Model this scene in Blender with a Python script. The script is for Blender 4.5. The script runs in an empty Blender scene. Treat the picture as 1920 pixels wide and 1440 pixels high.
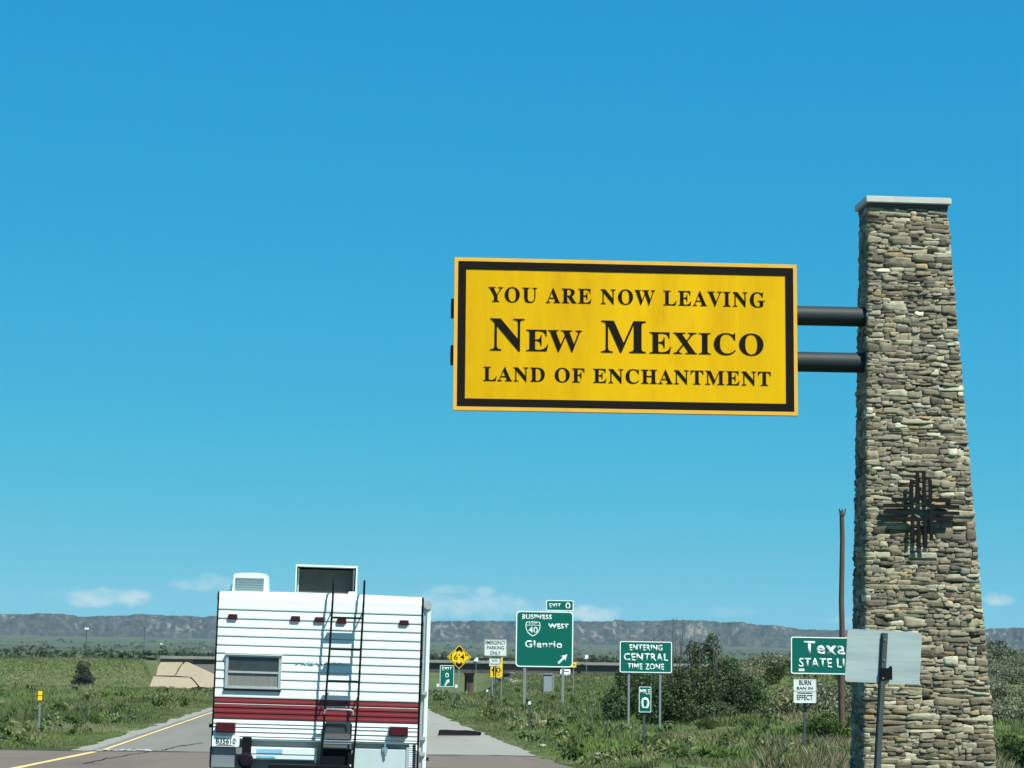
import bpy, bmesh, math, random
import numpy as np
from mathutils import Vector, Matrix

random.seed(7)
RNG = np.random.default_rng(11)
SC = bpy.context.scene
COL = SC.collection
R = math.radians

# ------------------------------------------------------------------ camera
F = 4100.0                       # focal length in pixels of a 1920 px wide frame
EYE = 2.0
VPX, VPY, ROLL = 645.0, 1250.0, 0.0150


def _ray(px, py):
    return Vector(((px - 960) / F, (720 - py) / F, -1.0))


_ey = _ray(VPX, VPY).normalized()
_r2 = _ray(VPX + 1000, VPY + 1000 * ROLL)
_ez = _r2.cross(_ey).normalized()
_ex = _ey.cross(_ez).normalized()
CAM = Matrix((_ex, _ey, _ez))     # camera space -> world
EYEV = Vector((0, 0, EYE))


def P(px, py, Y):
    """world point seen at that pixel of the photograph on the plane y = Y"""
    d = CAM @ _ray(px, py)
    t = Y / d.y
    return EYEV + d * t


def S(Y):
    return Y / F * 1.006          # metres per photo pixel about distance Y


cam_d = bpy.data.cameras.new('camera')
cam_d.sensor_width = 36
cam_d.lens = F / 1920 * 36
cam_d.clip_start = 0.1
cam_d.clip_end = 60000
cam = bpy.data.objects.new('camera', cam_d)
COL.objects.link(cam)
cam.matrix_world = Matrix.Translation(EYEV) @ CAM.to_4x4()
SC.camera = cam

# ------------------------------------------------------------------ light
SUN = Vector((0.35, -0.45, 0.82)).normalized()
sun_d = bpy.data.lights.new('sun', 'SUN')
sun_d.energy = 5.0
sun_d.angle = R(0.5)
sun_d.color = (1.0, 0.975, 0.87)
sun = bpy.data.objects.new('sun', sun_d)
COL.objects.link(sun)
sun.rotation_euler = SUN.to_track_quat('Z', 'Y').to_euler()

W = bpy.data.worlds.new('World')
SC.world = W
W.use_nodes = True
wn, wl = W.node_tree.nodes, W.node_tree.links
wn.clear()


def wmath(op, a, b=None, c=None):
    n = wn.new('ShaderNodeMath')
    n.operation = op
    for i, v in enumerate((a, b, c)):
        if v is None:
            continue
        if isinstance(v, (int, float)):
            n.inputs[i].default_value = v
        else:
            wl.new(v, n.inputs[i])
    return n.outputs[0]


sky = wn.new('ShaderNodeTexSky')
sky.sky_type = 'NISHITA'
sky.sun_disc = False
sky.sun_elevation = math.asin(SUN.z)
sky.sun_rotation = math.atan2(SUN.x, SUN.y)
sky.altitude = 1200
sky.air_density = 1.0
sky.dust_density = 0.3
sky.ozone_density = 2.0
SKY_STRENGTH = 0.07
SKY_CURVE = ((0.046, 1.6), (1.80, 0.455), (4.75, 0.117))
CLOUD = (4.6, 6.4, 6.8, 1)
# deepen the sky's colour the way the clear dry air shows it: one gain and one gamma per channel
skysep = wn.new('ShaderNodeSeparateColor')
wl.new(sky.outputs[0], skysep.inputs[0])
skycol = wn.new('ShaderNodeCombineColor')
for i_, (gain, gam) in enumerate(SKY_CURVE):
    wl.new(wmath('MULTIPLY', wmath('POWER', skysep.outputs[i_], gam), gain), skycol.inputs[i_])
# faint fair-weather clouds standing low over the mesa, placed by direction
tc = wn.new('ShaderNodeTexCoord')
sep = wn.new('ShaderNodeSeparateXYZ')
wl.new(tc.outputs['Generated'], sep.inputs[0])
yy = wmath('MAXIMUM', sep.outputs[1], 0.05)
U = wmath('MULTIPLY', wmath('DIVIDE', sep.outputs[0], yy), F)
V = wmath('MULTIPLY', wmath('DIVIDE', sep.outputs[2], yy), F)
comb = wn.new('ShaderNodeCombineXYZ')
wl.new(U, comb.inputs[0])
wl.new(wmath('MULTIPLY', V, 1.6), comb.inputs[1])
nz = wn.new('ShaderNodeTexNoise')
nz.inputs['Scale'].default_value = 0.022
nz.inputs['Detail'].default_value = 6
nz.inputs['Roughness'].default_value = 0.6
wl.new(comb.outputs[0], nz.inputs['Vector'])
nzv = wmath('SUBTRACT', nz.outputs[0], 0.5)
total = None
for (cx, cy, rx, ry, amt) in ((195, 1122, 95, 22, .62), (385, 1096, 72, 20, .36), (838, 1108, 52, 12, .30),
                              (912, 1112, 26, 14, .36), (890, 1140, 150, 32, .42), (1112, 1152, 52, 24, .62),
                              (1868, 1126, 38, 16, .5), (1370, 1150, 70, 12, .12), (560, 1150, 120, 22, .3), (1640, 1165, 120, 10, .2)):
    d = CAM @ _ray(cx, cy)
    cu, cv = d.x / d.y * F, d.z / d.y * F
    a = wmath('DIVIDE', wmath('SUBTRACT', U, cu), rx)
    b0 = wmath('DIVIDE', wmath('SUBTRACT', V, cv), ry)
    # flatter below than above
    b = wmath('MAXIMUM', b0, wmath('MULTIPLY', b0, -1.35))
    r2 = wmath('ADD', wmath('POWER', wmath('ABSOLUTE', a), 2.0), wmath('POWER', b, 2.0))
    m = wmath('ADD', wmath('SUBTRACT', 1.0, r2), wmath('MULTIPLY', nzv, 3.4))
    m = wmath('MULTIPLY', m, 0.9)
    n = wn.new('ShaderNodeClamp')
    wl.new(m, n.inputs[0])
    m = wmath('MULTIPLY', n.outputs[0], min(.95, amt * 1.6))
    total = m if total is None else wmath('MAXIMUM', total, m)
front = wmath('GREATER_THAN', sep.outputs[1], 0.06)
total = wmath('MULTIPLY', total, front)
cl = wn.new('ShaderNodeMix')
cl.data_type = 'RGBA'
wl.new(total, cl.inputs[0])
wl.new(skycol.outputs[0], cl.inputs[6])
cl.inputs[7].default_value = CLOUD  # sunlit cloud
bg = wn.new('ShaderNodeBackground')
bg.inputs[1].default_value = SKY_STRENGTH
wl.new(cl.outputs[2], bg.inputs[0])
wo = wn.new('ShaderNodeOutputWorld')
wl.new(bg.outputs[0], wo.inputs[0])

SC.view_settings.view_transform = 'Standard'
SC.view_settings.look = 'None'
SC.view_settings.exposure = 0.72
SC.view_settings.gamma = 1
SC.view_settings.use_curve_mapping = False
SC.cycles.max_bounces = 6
SC.cycles.volume_bounces = 0
SC.cycles.transparent_max_bounces = 6


# ------------------------------------------------------------------ materials
def mat(name, col, rough=0.6, metal=0.0, var=0.12, scale=3.0, bump=0.0, bscale=40.0, attr=None, spec=0.5, trans=0.0,
        stretch=(1, 1, 1), dirt=None, dirt_amt=0.0):
    m = bpy.data.materials.new(name)
    m.use_nodes = True
    n, l = m.node_tree.nodes, m.node_tree.links
    b = n['Principled BSDF']
    b.inputs['Roughness'].default_value = rough
    b.inputs['Metallic'].default_value = metal
    b.inputs['Specular IOR Level'].default_value = spec
    tcn = n.new('ShaderNodeTexCoord')
    mp = n.new('ShaderNodeMapping')
    mp.inputs['Scale'].default_value = stretch
    l.new(tcn.outputs['Object'], mp.inputs[0])
    no = n.new('ShaderNodeTexNoise')
    no.inputs['Scale'].default_value = scale
    no.inputs['Detail'].default_value = 5
    no.inputs['Roughness'].default_value = 0.62
    l.new(mp.outputs[0], no.inputs['Vector'])
    rp = n.new('ShaderNodeMapRange')
    rp.inputs[1].default_value = 0.25
    rp.inputs[2].default_value = 0.75
    rp.inputs[3].default_value = 1 - var
    rp.inputs[4].default_value = 1 + var
    l.new(no.outputs[0], rp.inputs[0])
    mx = n.new('ShaderNodeVectorMath')
    mx.operation = 'SCALE'
    if attr:
        at = n.new('ShaderNodeAttribute')
        at.attribute_name = attr
        l.new(at.outputs['Color'], mx.inputs[0])
    else:
        mx.inputs[0].default_value = col[:3]
    l.new(rp.outputs[0], mx.inputs['Scale'])
    out = mx.outputs[0]
    if dirt:
        n2 = n.new('ShaderNodeTexNoise')
        n2.inputs['Scale'].default_value = scale * 0.45
        n2.inputs['Detail'].default_value = 8
        n2.inputs['Roughness'].default_value = 0.7
        l.new(mp.outputs[0], n2.inputs['Vector'])
        r2 = n.new('ShaderNodeMapRange')
        r2.inputs[1].default_value = 0.48
        r2.inputs[2].default_value = 0.72
        r2.inputs[4].default_value = dirt_amt
        l.new(n2.outputs[0], r2.inputs[0])
        mi = n.new('ShaderNodeMix')
        mi.data_type = 'RGBA'
        l.new(r2.outputs[0], mi.inputs[0])
        l.new(out, mi.inputs[6])
        mi.inputs[7].default_value = (*dirt, 1)
        out = mi.outputs[2]
    l.new(out, b.inputs['Base Color'])
    if bump:
        n3 = n.new('ShaderNodeTexNoise')
        n3.inputs['Scale'].default_value = bscale
        n3.inputs['Detail'].default_value = 4
        l.new(tcn.outputs['Object'], n3.inputs['Vector'])
        bp = n.new('ShaderNodeBump')
        bp.inputs['Strength'].default_value = bump
        bp.inputs['Distance'].default_value = 0.02
        l.new(n3.outputs[0], bp.inputs['Height'])
        l.new(bp.outputs[0], b.inputs['Normal'])
    if trans:
        tr = n.new('ShaderNodeBsdfTranslucent')
        l.new(out, tr.inputs[0])
        ms = n.new('ShaderNodeMixShader')
        ms.inputs[0].default_value = trans
        l.new(b.outputs[0], ms.inputs[1])
        l.new(tr.outputs[0], ms.inputs[2])
        l.new(ms.outputs[0], n['Material Output'].inputs[0])
    return m


M = {}
M['white'] = mat('white_siding', (0.63, 0.72, 0.69), 0.38, var=0.05, scale=1.3, dirt=(0.46, 0.46, 0.40), dirt_amt=0.30, stretch=(4, 4, .5), bump=0.35, bscale=2.2)
M['red'] = mat('red_siding', (0.145, 0.008, 0.011), 0.42, var=0.12, scale=3, dirt=(0.10, 0.02, 0.02), dirt_amt=0.4, stretch=(.6, 1, 4))
M['lap'] = mat('shaded_lap_joint', (0.42, 0.47, 0.46), 0.8, var=0.25, scale=5)  # darker tone paints shade into the siding grooves
M['black'] = mat('black_metal', (0.005, 0.006, 0.007), 0.6, var=0.25, scale=4, spec=0.12)
M['blackrub'] = mat('black_rubber', (0.008, 0.008, 0.010), 0.85, var=0.3, scale=6, spec=0.1)
M['alu'] = mat('aluminium_frame', (0.48, 0.52, 0.52), 0.4, 0.5, var=0.1, scale=8)
M['alub'] = mat('aluminium_sign_back', (0.37, 0.45, 0.45), 0.5, 0.25, var=0.10, scale=2.2, dirt=(0.20, 0.26, 0.27), dirt_amt=0.7, stretch=(0.5, 1, 6))
M['glass'] = mat('dark_window_glass', (0.035, 0.045, 0.047), 0.12, var=0.3, scale=3)
M['curtain'] = mat('drawn_curtain', (0.16, 0.17, 0.16), 0.9, var=0.2, scale=4, stretch=(6, 1, .5))
M['lensred'] = mat('red_lamp_lens', (0.055, 0.002, 0.006), 0.25, var=0.1)
M['lensgrey'] = mat('smoky_lamp_base', (0.10, 0.10, 0.10), 0.4, var=0.1)
M['greypanel'] = mat('grey_painted_panel', (0.16, 0.19, 0.20), 0.5, var=0.12, scale=3)
M['palepanel'] = mat('pale_metal_panel', (0.46, 0.56, 0.57), 0.4, 0.1, var=0.08, scale=2.0, dirt=(0.30, 0.36, 0.36), dirt_amt=0.4)
M['blue'] = mat('blue_sticker', (0.20, 0.46, 0.64), 0.5, var=0.1)
M['paleblue'] = mat('faded_blue_lettering', (0.42, 0.66, 0.74), 0.5, var=0.25, scale=14)
M['chrome'] = mat('bright_chrome', (0.72, 0.74, 0.74), 0.18, 0.9, var=0.04)
M['grille'] = mat('dark_grille', (0.075, 0.085, 0.075), 0.6, var=0.2, scale=6)
M['ink'] = mat('black_lettering', (0.008, 0.006, 0.004), 0.8, var=0.2, spec=0.1)
M['greensign'] = mat('green_sign_sheeting', (0.0, 0.108, 0.082), 0.5, var=0.06, scale=1.5, dirt=(0.004, 0.090, 0.068), dirt_amt=0.4, spec=0.2)
M['whitesign'] = mat('white_reflective_sheeting', (0.70, 0.80, 0.76), 0.42, var=0.05)
M['paper'] = mat('white_notice_sheeting', (0.60, 0.66, 0.64), 0.5, var=0.08)
M['yellowsign'] = mat('yellow_sign_sheeting', (0.78, 0.52, 0.01), 0.42, var=0.08, scale=2)
M['gold'] = mat('gold_sign_sheeting', (0.72, 0.44, 0.0), 0.5, var=0.12, scale=0.9, dirt=(0.36, 0.21, 0.0), dirt_amt=0.8, stretch=(1.0, 1, .55), spec=0.12)
M['goldrim'] = mat('gold_sign_rim', (0.66, 0.37, 0.05), 0.5, var=0.10, scale=2, spec=0.15)
M['post'] = mat('galvanised_post', (0.22, 0.25, 0.25), 0.5, 0.35, var=0.15, scale=5)
M['darkpost'] = mat('dark_steel_post', (0.055, 0.068, 0.068), 0.55, 0.2, var=0.25, scale=5)
M['pipe'] = mat('dark_painted_pipe', (0.014, 0.022, 0.026), 0.6, var=0.15, scale=2, spec=0.3)
M['stone'] = mat('ledge_stone', (1, 1, 1), 0.88, var=0.30, scale=9, bump=0.5, bscale=34, attr='stone_color', spec=0.25)
M['mortar'] = mat('dark_mortar', (0.075, 0.070, 0.058), 0.95, var=0.3, scale=8)
M['concrete'] = mat('pale_concrete', (0.46, 0.47, 0.43), 0.85, var=0.12, scale=3, bump=0.3)
M['slopecon'] = mat('tan_concrete', (0.27, 0.225, 0.150), 0.9, var=0.10, scale=0.35, dirt=(0.20, 0.17, 0.12), dirt_amt=0.5)
M['girder'] = mat('weathered_brown_girder', (0.060, 0.048, 0.044), 0.75, var=0.12, scale=0.4)
M['barrier'] = mat('grey_concrete_barrier', (0.20, 0.20, 0.175), 0.9, var=0.25, scale=0.3)
M['rust'] = mat('rust_brown_column', (0.075, 0.045, 0.038), 0.8, var=0.2, scale=0.8)
M['wood'] = mat('weathered_wood_pole', (0.085, 0.052, 0.036), 0.9, var=0.4, scale=3, stretch=(6, 6, .5), bump=0.5)
M['carwhite'] = mat('white_car_paint', (0.78, 0.80, 0.80), 0.3, var=0.03)
M['cabinet'] = mat('grey_steel_cabinet', (0.20, 0.25, 0.27), 0.6, var=0.1)
M['leaf'] = mat('shrub_leaves', (1, 1, 1), 0.7, var=0.30, scale=1.3, attr='leaf_color', spec=0.2, trans=0.35)
M['blade'] = mat('grass_blades', (1, 1, 1), 0.75, var=0.25, scale=0.5, attr='leaf_color', spec=0.15, trans=0.25)
M['twig'] = mat('bare_twigs', (0.085, 0.070, 0.060), 0.9, var=0.3, scale=5)


def ground_mat():
    m = bpy.data.materials.new('meadow_ground')
    m.use_nodes = True
    n, l = m.node_tree.nodes, m.node_tree.links
    b = n['Principled BSDF']
    b.inputs['Roughness'].default_value = 0.95
    b.inputs['Specular IOR Level'].default_value = 0.1
    t = n.new('ShaderNodeTexCoord')

    def noise(sc, det=6, rough=.6, st=(1, 1, 1)):
        mp = n.new('ShaderNodeMapping')
        mp.inputs['Scale'].default_value = st
        l.new(t.outputs['Object'], mp.inputs[0])
        x = n.new('ShaderNodeTexNoise')
        x.inputs['Scale'].default_value = sc
        x.inputs['Detail'].default_value = det
        x.inputs['Roughness'].default_value = rough
        l.new(mp.outputs[0], x.inputs['Vector'])
        return x.outputs[0]

    def ramp(f, a, c, lo=0.0, hi=1.0):
        x = n.new('ShaderNodeMapRange')
        x.inputs[1].default_value, x.inputs[2].default_value = a, c
        x.inputs[3].default_value, x.inputs[4].default_value = lo, hi
        l.new(f, x.inputs[0])
        return x.outputs[0]

    def mix(f, a, c):
        x = n.new('ShaderNodeMix')
        x.data_type = 'RGBA'
        l.new(f, x.inputs[0])
        for i, v in ((6, a), (7, c)):
            if isinstance(v, tuple):
                x.inputs[i].default_value = (*v, 1)
            else:
                l.new(v, x.inputs[i])
        return x.outputs[2]
    c = mix(ramp(noise(.35, 9, .78), .42, .58), (0.056, 0.082, 0.026), (0.110, 0.138, 0.050))
    c = mix(ramp(noise(.045, 6, .6), .46, .66), c, (0.105, 0.112, 0.050))
    c = mix(ramp(noise(.012, 6, .6), .52, .66), c, (0.050, 0.072, 0.030))
    c = mix(ramp(noise(.09, 7, .65, (1, .35, 1)), .655, .70), c, (0.26, 0.17, 0.105))
    # beyond the overpass: greyer scrubland with paler soil
    sp = n.new('ShaderNodeSeparateXYZ')
    l.new(t.outputs['Object'], sp.inputs[0])
    far = ramp(sp.outputs[1], 520, 900)
    f = mix(ramp(noise(.014, 8, .7, (1, .3, 1)), .40, .60), (0.038, 0.056, 0.028), (0.070, 0.084, 0.046))
    c = mix(far, c, f)
    l.new(c, b.inputs['Base Color'])
    bp = n.new('ShaderNodeBump')
    bp.inputs['Strength'].default_value = 0.8
    bp.inputs['Distance'].default_value = 0.15
    l.new(noise(1.2, 9, .75), bp.inputs['Height'])
    l.new(bp.outputs[0], b.inputs['Normal'])
    return m


def road_mat(name, c0, c1, c2, crack=True):
    m = bpy.data.materials.new(name)
    m.use_nodes = True
    n, l = m.node_tree.nodes, m.node_tree.links
    b = n['Principled BSDF']
    b.inputs['Roughness'].default_value = 0.85
    b.inputs['Specular IOR Level'].default_value = 0.3
    t = n.new('ShaderNodeTexCoord')

    def noise(sc, st, det=6):
        mp = n.new('ShaderNodeMapping')
        mp.inputs['Scale'].default_value = st
        l.new(t.outputs['Object'], mp.inputs[0])
        x = n.new('ShaderNodeTexNoise')
        x.inputs['Scale'].default_value = sc
        x.inputs['Detail'].default_value = det
        x.inputs['Roughness'].default_value = .65
        l.new(mp.outputs[0], x.inputs['Vector'])
        return x.outputs[0]

    def mixf(f, a, lo, hi, col):
        r = n.new('ShaderNodeMapRange')
        r.inputs[1].default_value, r.inputs[2].default_value = lo, hi
        l.new(f, r.inputs[0])
        x = n.new('ShaderNodeMix')
        x.data_type = 'RGBA'
        l.new(r.outputs[0], x.inputs[0])
        if isinstance(a, tuple):
            x.inputs[6].default_value = (*a, 1)
        else:
            l.new(a, x.inputs[6])
        x.inputs[7].default_value = (*col, 1)
        return x.outputs[2]
    c = mixf(noise(.9, (1, .06, 1)), c0, .35, .7, c1)          # wheel tracks and streaks along the road
    c = mixf(noise(.35, (1, .25, 1)), c, .52, .72, c2)
    c = mixf(noise(14, (1, 1, 1), 3), c, .55, .9, tuple(v * .7 for v in c0))
    l.new(c, b.inputs['Base Color'])
    bp = n.new('ShaderNodeBump')
    bp.inputs['Strength'].default_value = 0.4
    bp.inputs['Distance'].default_value = 0.01
    l.new(noise(60, (1, 1, 1)), bp.inputs['Height'])
    l.new(bp.outputs[0], b.inputs['Normal'])
    return m


M['ground'] = ground_mat()
M['roadfar'] = road_mat('grey_asphalt', (0.152, 0.146, 0.120), (0.182, 0.174, 0.145), (0.130, 0.126, 0.105))
M['shoulder'] = road_mat('pale_shoulder_asphalt', (0.225, 0.220, 0.184), (0.248, 0.242, 0.204), (0.195, 0.191, 0.162))
M['roadnear'] = road_mat('brown_asphalt', (0.130, 0.104, 0.078), (0.152, 0.122, 0.094), (0.098, 0.080, 0.062))
M['paintyellow'] = mat('worn_yellow_paint', (0.66, 0.47, 0.16), 0.7, var=0.15, scale=6, dirt=(0.20, 0.18, 0.14), dirt_amt=0.6)
M['paintwhite'] = mat('worn_white_paint', (0.62, 0.62, 0.58), 0.7, var=0.15, scale=6, dirt=(0.2, 0.2, 0.19), dirt_amt=0.6)
M['tar'] = mat('black_tar', (0.018, 0.018, 0.018), 0.6, var=0.2)
M['dirt'] = mat('tan_dirt', (0.33, 0.27, 0.19), 0.95, var=0.15, scale=0.5)


# ------------------------------------------------------------------ mesh helpers
class MB:
    def __init__(self):
        self.v, self.f, self.m = [], [], []

    def poly(self, pts, faces, mi=0):
        o = len(self.v)
        self.v += [tuple(p) for p in pts]
        for f in faces:
            self.f.append([i + o for i in f])
            self.m.append(mi)
        return self

    def box(self, x0, x1, y0, y1, z0, z1, mi=0):
        p = [(x, y, z) for z in (z0, z1) for y in (y0, y1) for x in (x0, x1)]
        return self.poly(p, [(0, 2, 3, 1), (4, 5, 7, 6), (0, 1, 5, 4), (2, 6, 7, 3), (0, 4, 6, 2), (1, 3, 7, 5)], mi)

    def prism(self, pts, y0, y1, mi=0):
        """outline of (x, z) points, counter-clockwise seen from -Y, front at y0"""
        n = len(pts)
        p = [(x, y0, z) for x, z in pts] + [(x, y1, z) for x, z in pts]
        fs = [list(range(n)), list(range(2 * n - 1, n - 1, -1))]
        fs += [(i, i + n, (i + 1) % n + n, (i + 1) % n) for i in range(n)]
        return self.poly(p, fs, mi)

    def ring(self, outer, inner, y0, y1, mi=0):
        n = len(outer)
        p = [(x, y0, z) for x, z in outer] + [(x, y0, z) for x, z in inner]
        p += [(x, y1, z) for x, z in outer] + [(x, y1, z) for x, z in inner]
        fs = []
        for i in range(n):
            j = (i + 1) % n
            fs += [(i, j, n + j, n + i), (2 * n + j, 2 * n + i, 3 * n + i, 3 * n + j), (j, i, 2 * n + i, 2 * n + j), (n + i, n + j, 3 * n + j, 3 * n + i)]
        return self.poly(p, fs, mi)

    def tube(self, pts, r, n=10, mi=0, cap=True):
        pts = [Vector(p) for p in pts]
        rs = r if isinstance(r, (list, tuple)) else [r] * len(pts)
        o = len(self.v)
        up = None
        for i, p in enumerate(pts):
            a = pts[max(i - 1, 0)]
            b = pts[min(i + 1, len(pts) - 1)]
            d = (b - a).normalized()
            if up is None:
                up = Vector((0, 0, 1)) if abs(d.z) < .9 else Vector((1, 0, 0))
            s = d.cross(up).normalized()
            up = s.cross(d).normalized()
            for k in range(n):
                t = 2 * math.pi * k / n
                self.v.append(tuple(p + (s * math.cos(t) + up * math.sin(t)) * rs[i]))
        for i in range(len(pts) - 1):
            for k in range(n):
                k2 = (k + 1) % n
                self.f.append([o + i * n + k, o + i * n + k2, o + (i + 1) * n + k2, o + (i + 1) * n + k])
                self.m.append(mi)
        if cap:
            self.f.append([o + k for k in range(n)][::-1])
            self.f.append([o + (len(pts) - 1) * n + k for k in range(n)])
            self.m += [mi, mi]
        return self

    def build(self, name, mats, parent=None, smooth=False, bevel=0.0, loc=None):
        me = bpy.data.meshes.new(name)
        me.from_pydata(self.v, [], self.f)
        if not isinstance(mats, (list, tuple)):
            mats = [mats]
        for m in mats:
            me.materials.append(M[m] if isinstance(m, str) else m)
        me.polygons.foreach_set('material_index', self.m)
        bm = bmesh.new()
        bm.from_mesh(me)
        bmesh.ops.recalc_face_normals(bm, faces=bm.faces)
        if bevel:
            bmesh.ops.bevel(bm, geom=[e for e in bm.edges if len(e.link_faces) == 2 and e.calc_face_angle(0) > .6],
                            offset=bevel, segments=2, affect='EDGES', clamp_overlap=True)
        bm.to_mesh(me)
        bm.free()
        if smooth:
            me.polygons.foreach_set('use_smooth', [True] * len(me.polygons))
            try:
                me.set_sharp_from_angle(angle=R(35))
            except Exception:
                pass
        return link(name, me, parent, loc)


def link(name, me, parent=None, loc=None):
    o = bpy.data.objects.new(name, me)
    COL.objects.link(o)
    if parent is not None:
        o.parent = parent
    if loc is not None:
        o.location = loc
    return o


def tag(o, label=None, cat=None, group=None, kind=None):
    for k, v in (('label', label), ('category', cat), ('group', group), ('kind', kind)):
        if v:
            o[k] = v
    return o


def thing(name, label, cat, loc=(0, 0, 0), group=None, rot=(0, 0, 0)):
    o = bpy.data.objects.new(name, None)
    COL.objects.link(o)
    o.empty_display_size = 0.3
    o.location = loc
    o.rotation_euler = rot
    return tag(o, label, cat, group)


def npmesh(name, verts, faces, m, colors=None, attr='leaf_color', parent=None, smooth=False):
    """fast mesh from numpy: verts (n,3), faces (m,k), colours per vertex"""
    k = faces.shape[1]
    me = bpy.data.meshes.new(name)
    me.vertices.add(len(verts))
    me.vertices.foreach_set('co', np.ascontiguousarray(verts, dtype=np.float32).ravel())
    me.loops.add(faces.size)
    me.loops.foreach_set('vertex_index', np.ascontiguousarray(faces, dtype=np.int32).ravel())
    me.polygons.add(len(faces))
    me.polygons.foreach_set('loop_start', np.arange(0, faces.size, k, dtype=np.int32))
    if smooth:
        me.polygons.foreach_set('use_smooth', np.ones(len(faces), dtype=bool))
    me.update(calc_edges=True)
    if colors is not None:
        a = me.attributes.new(attr, 'FLOAT_COLOR', 'POINT')
        c = np.ones((len(verts), 4), dtype=np.float32)
        c[:, :3] = colors
        a.data.foreach_set('color', c.ravel())
    me.materials.append(M[m] if isinstance(m, str) else m)
    return link(name, me, parent)


def rrect(x0, x1, z0, z1, r, n=5):
    pts = []
    for cx, cz, a0 in ((x1 - r, z0 + r, -90), (x1 - r, z1 - r, 0), (x0 + r, z1 - r, 90), (x0 + r, z0 + r, 180)):
        for k in range(n + 1):
            a = R(a0 + 90 * k / n)
            pts.append((cx + r * math.cos(a), cz + r * math.sin(a)))
    return pts


SERIF = str.maketrans({chr(65 + i): chr(0x1D400 + i) for i in range(26)})


def _glyphs(body, serif, bold, spacing):
    c = bpy.data.curves.new('lettering', 'FONT')
    c.body = body.translate(SERIF) if serif else body
    c.size = 1
    c.offset = bold
    c.space_character = spacing
    c.resolution_u = 4
    o = bpy.data.objects.new('lettering', c)
    COL.objects.link(o)
    dg = bpy.context.evaluated_depsgraph_get()
    me = bpy.data.meshes.new_from_object(o.evaluated_get(dg))
    bpy.data.objects.remove(o)
    bpy.data.curves.remove(c)
    co = np.zeros(len(me.vertices) * 3)
    me.vertices.foreach_get('co', co)
    return me, co.reshape(-1, 3)


def text(name, body, x0, x1, zb, cap, y, m, parent, serif=False, bold=0.0, spacing=1.0):
    """a line of raised lettering filling x0..x1 on baseline zb with that capital height"""
    me0, h = _glyphs('H', serif, bold, 1.0)
    hh = h[:, 1].max()
    bpy.data.meshes.remove(me0)
    me, co = _glyphs(body, serif, bold, spacing)
    lo, hi = co[:, 0].min(), co[:, 0].max()
    out = np.empty_like(co)
    out[:, 0] = x0 + (co[:, 0] - lo) / (hi - lo) * (x1 - x0)
    out[:, 1] = y
    out[:, 2] = zb + co[:, 1] / hh * cap
    me.vertices.foreach_set('co', out.ravel())
    me.materials.clear()
    me.materials.append(M[m])
    me.update()
    bm = bmesh.new()
    bm.from_mesh(me)
    bmesh.ops.recalc_face_normals(bm, faces=bm.faces)
    r = bmesh.ops.extrude_face_region(bm, geom=bm.faces[:])
    for v in r['geom']:
        if isinstance(v, bmesh.types.BMVert):
            v.co.y += 0.012
    bmesh.ops.recalc_face_normals(bm, faces=bm.faces)
    bm.to_mesh(me)
    bm.free()
    return link(name, me, parent)


# ------------------------------------------------------------------ noise and terrain
def _hash(ix, iy, seed):
    h = (ix.astype(np.int64) * 374761393 + iy.astype(np.int64) * 668265263 + seed * 1442695041) & 0x7fffffff
    h = ((h ^ (h >> 13)) * 1274126177) & 0x7fffffff
    return ((h ^ (h >> 16)) & 0xffff) / 65535.0


def vnoise(x, y, seed=0):
    x, y = np.asarray(x, float), np.asarray(y, float)
    ix, iy = np.floor(x), np.floor(y)
    fx, fy = x - ix, y - iy
    fx, fy = fx * fx * (3 - 2 * fx), fy * fy * (3 - 2 * fy)
    a, b = _hash(ix, iy, seed), _hash(ix + 1, iy, seed)
    c, d = _hash(ix, iy + 1, seed), _hash(ix + 1, iy + 1, seed)
    return (a * (1 - fx) + b * fx) * (1 - fy) + (c * (1 - fx) + d * fx) * fy - 0.5


def fbm(x, y, seed=0, octv=4):
    s, a = 0, 1
    x, y = np.asarray(x, float), np.asarray(y, float)
    for i in range(octv):
        s = s + a * vnoise(x * 2 ** i, y * 2 ** i, seed + i * 17)
        a *= .5
    return s


def sst(a, b, x):
    t = np.clip((np.asarray(x, float) - a) / (b - a), 0, 1)
    return t * t * (3 - 2 * t)


def zroad(y):
    y = np.asarray(y, float)
    near = np.clip(0.22 * (51 - y) / 14.4, 0, 0.46)
    dip = -3.6 * sst(140, 480, y) + 4.2 * sst(560, 900, y)
    return near + dip


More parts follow.
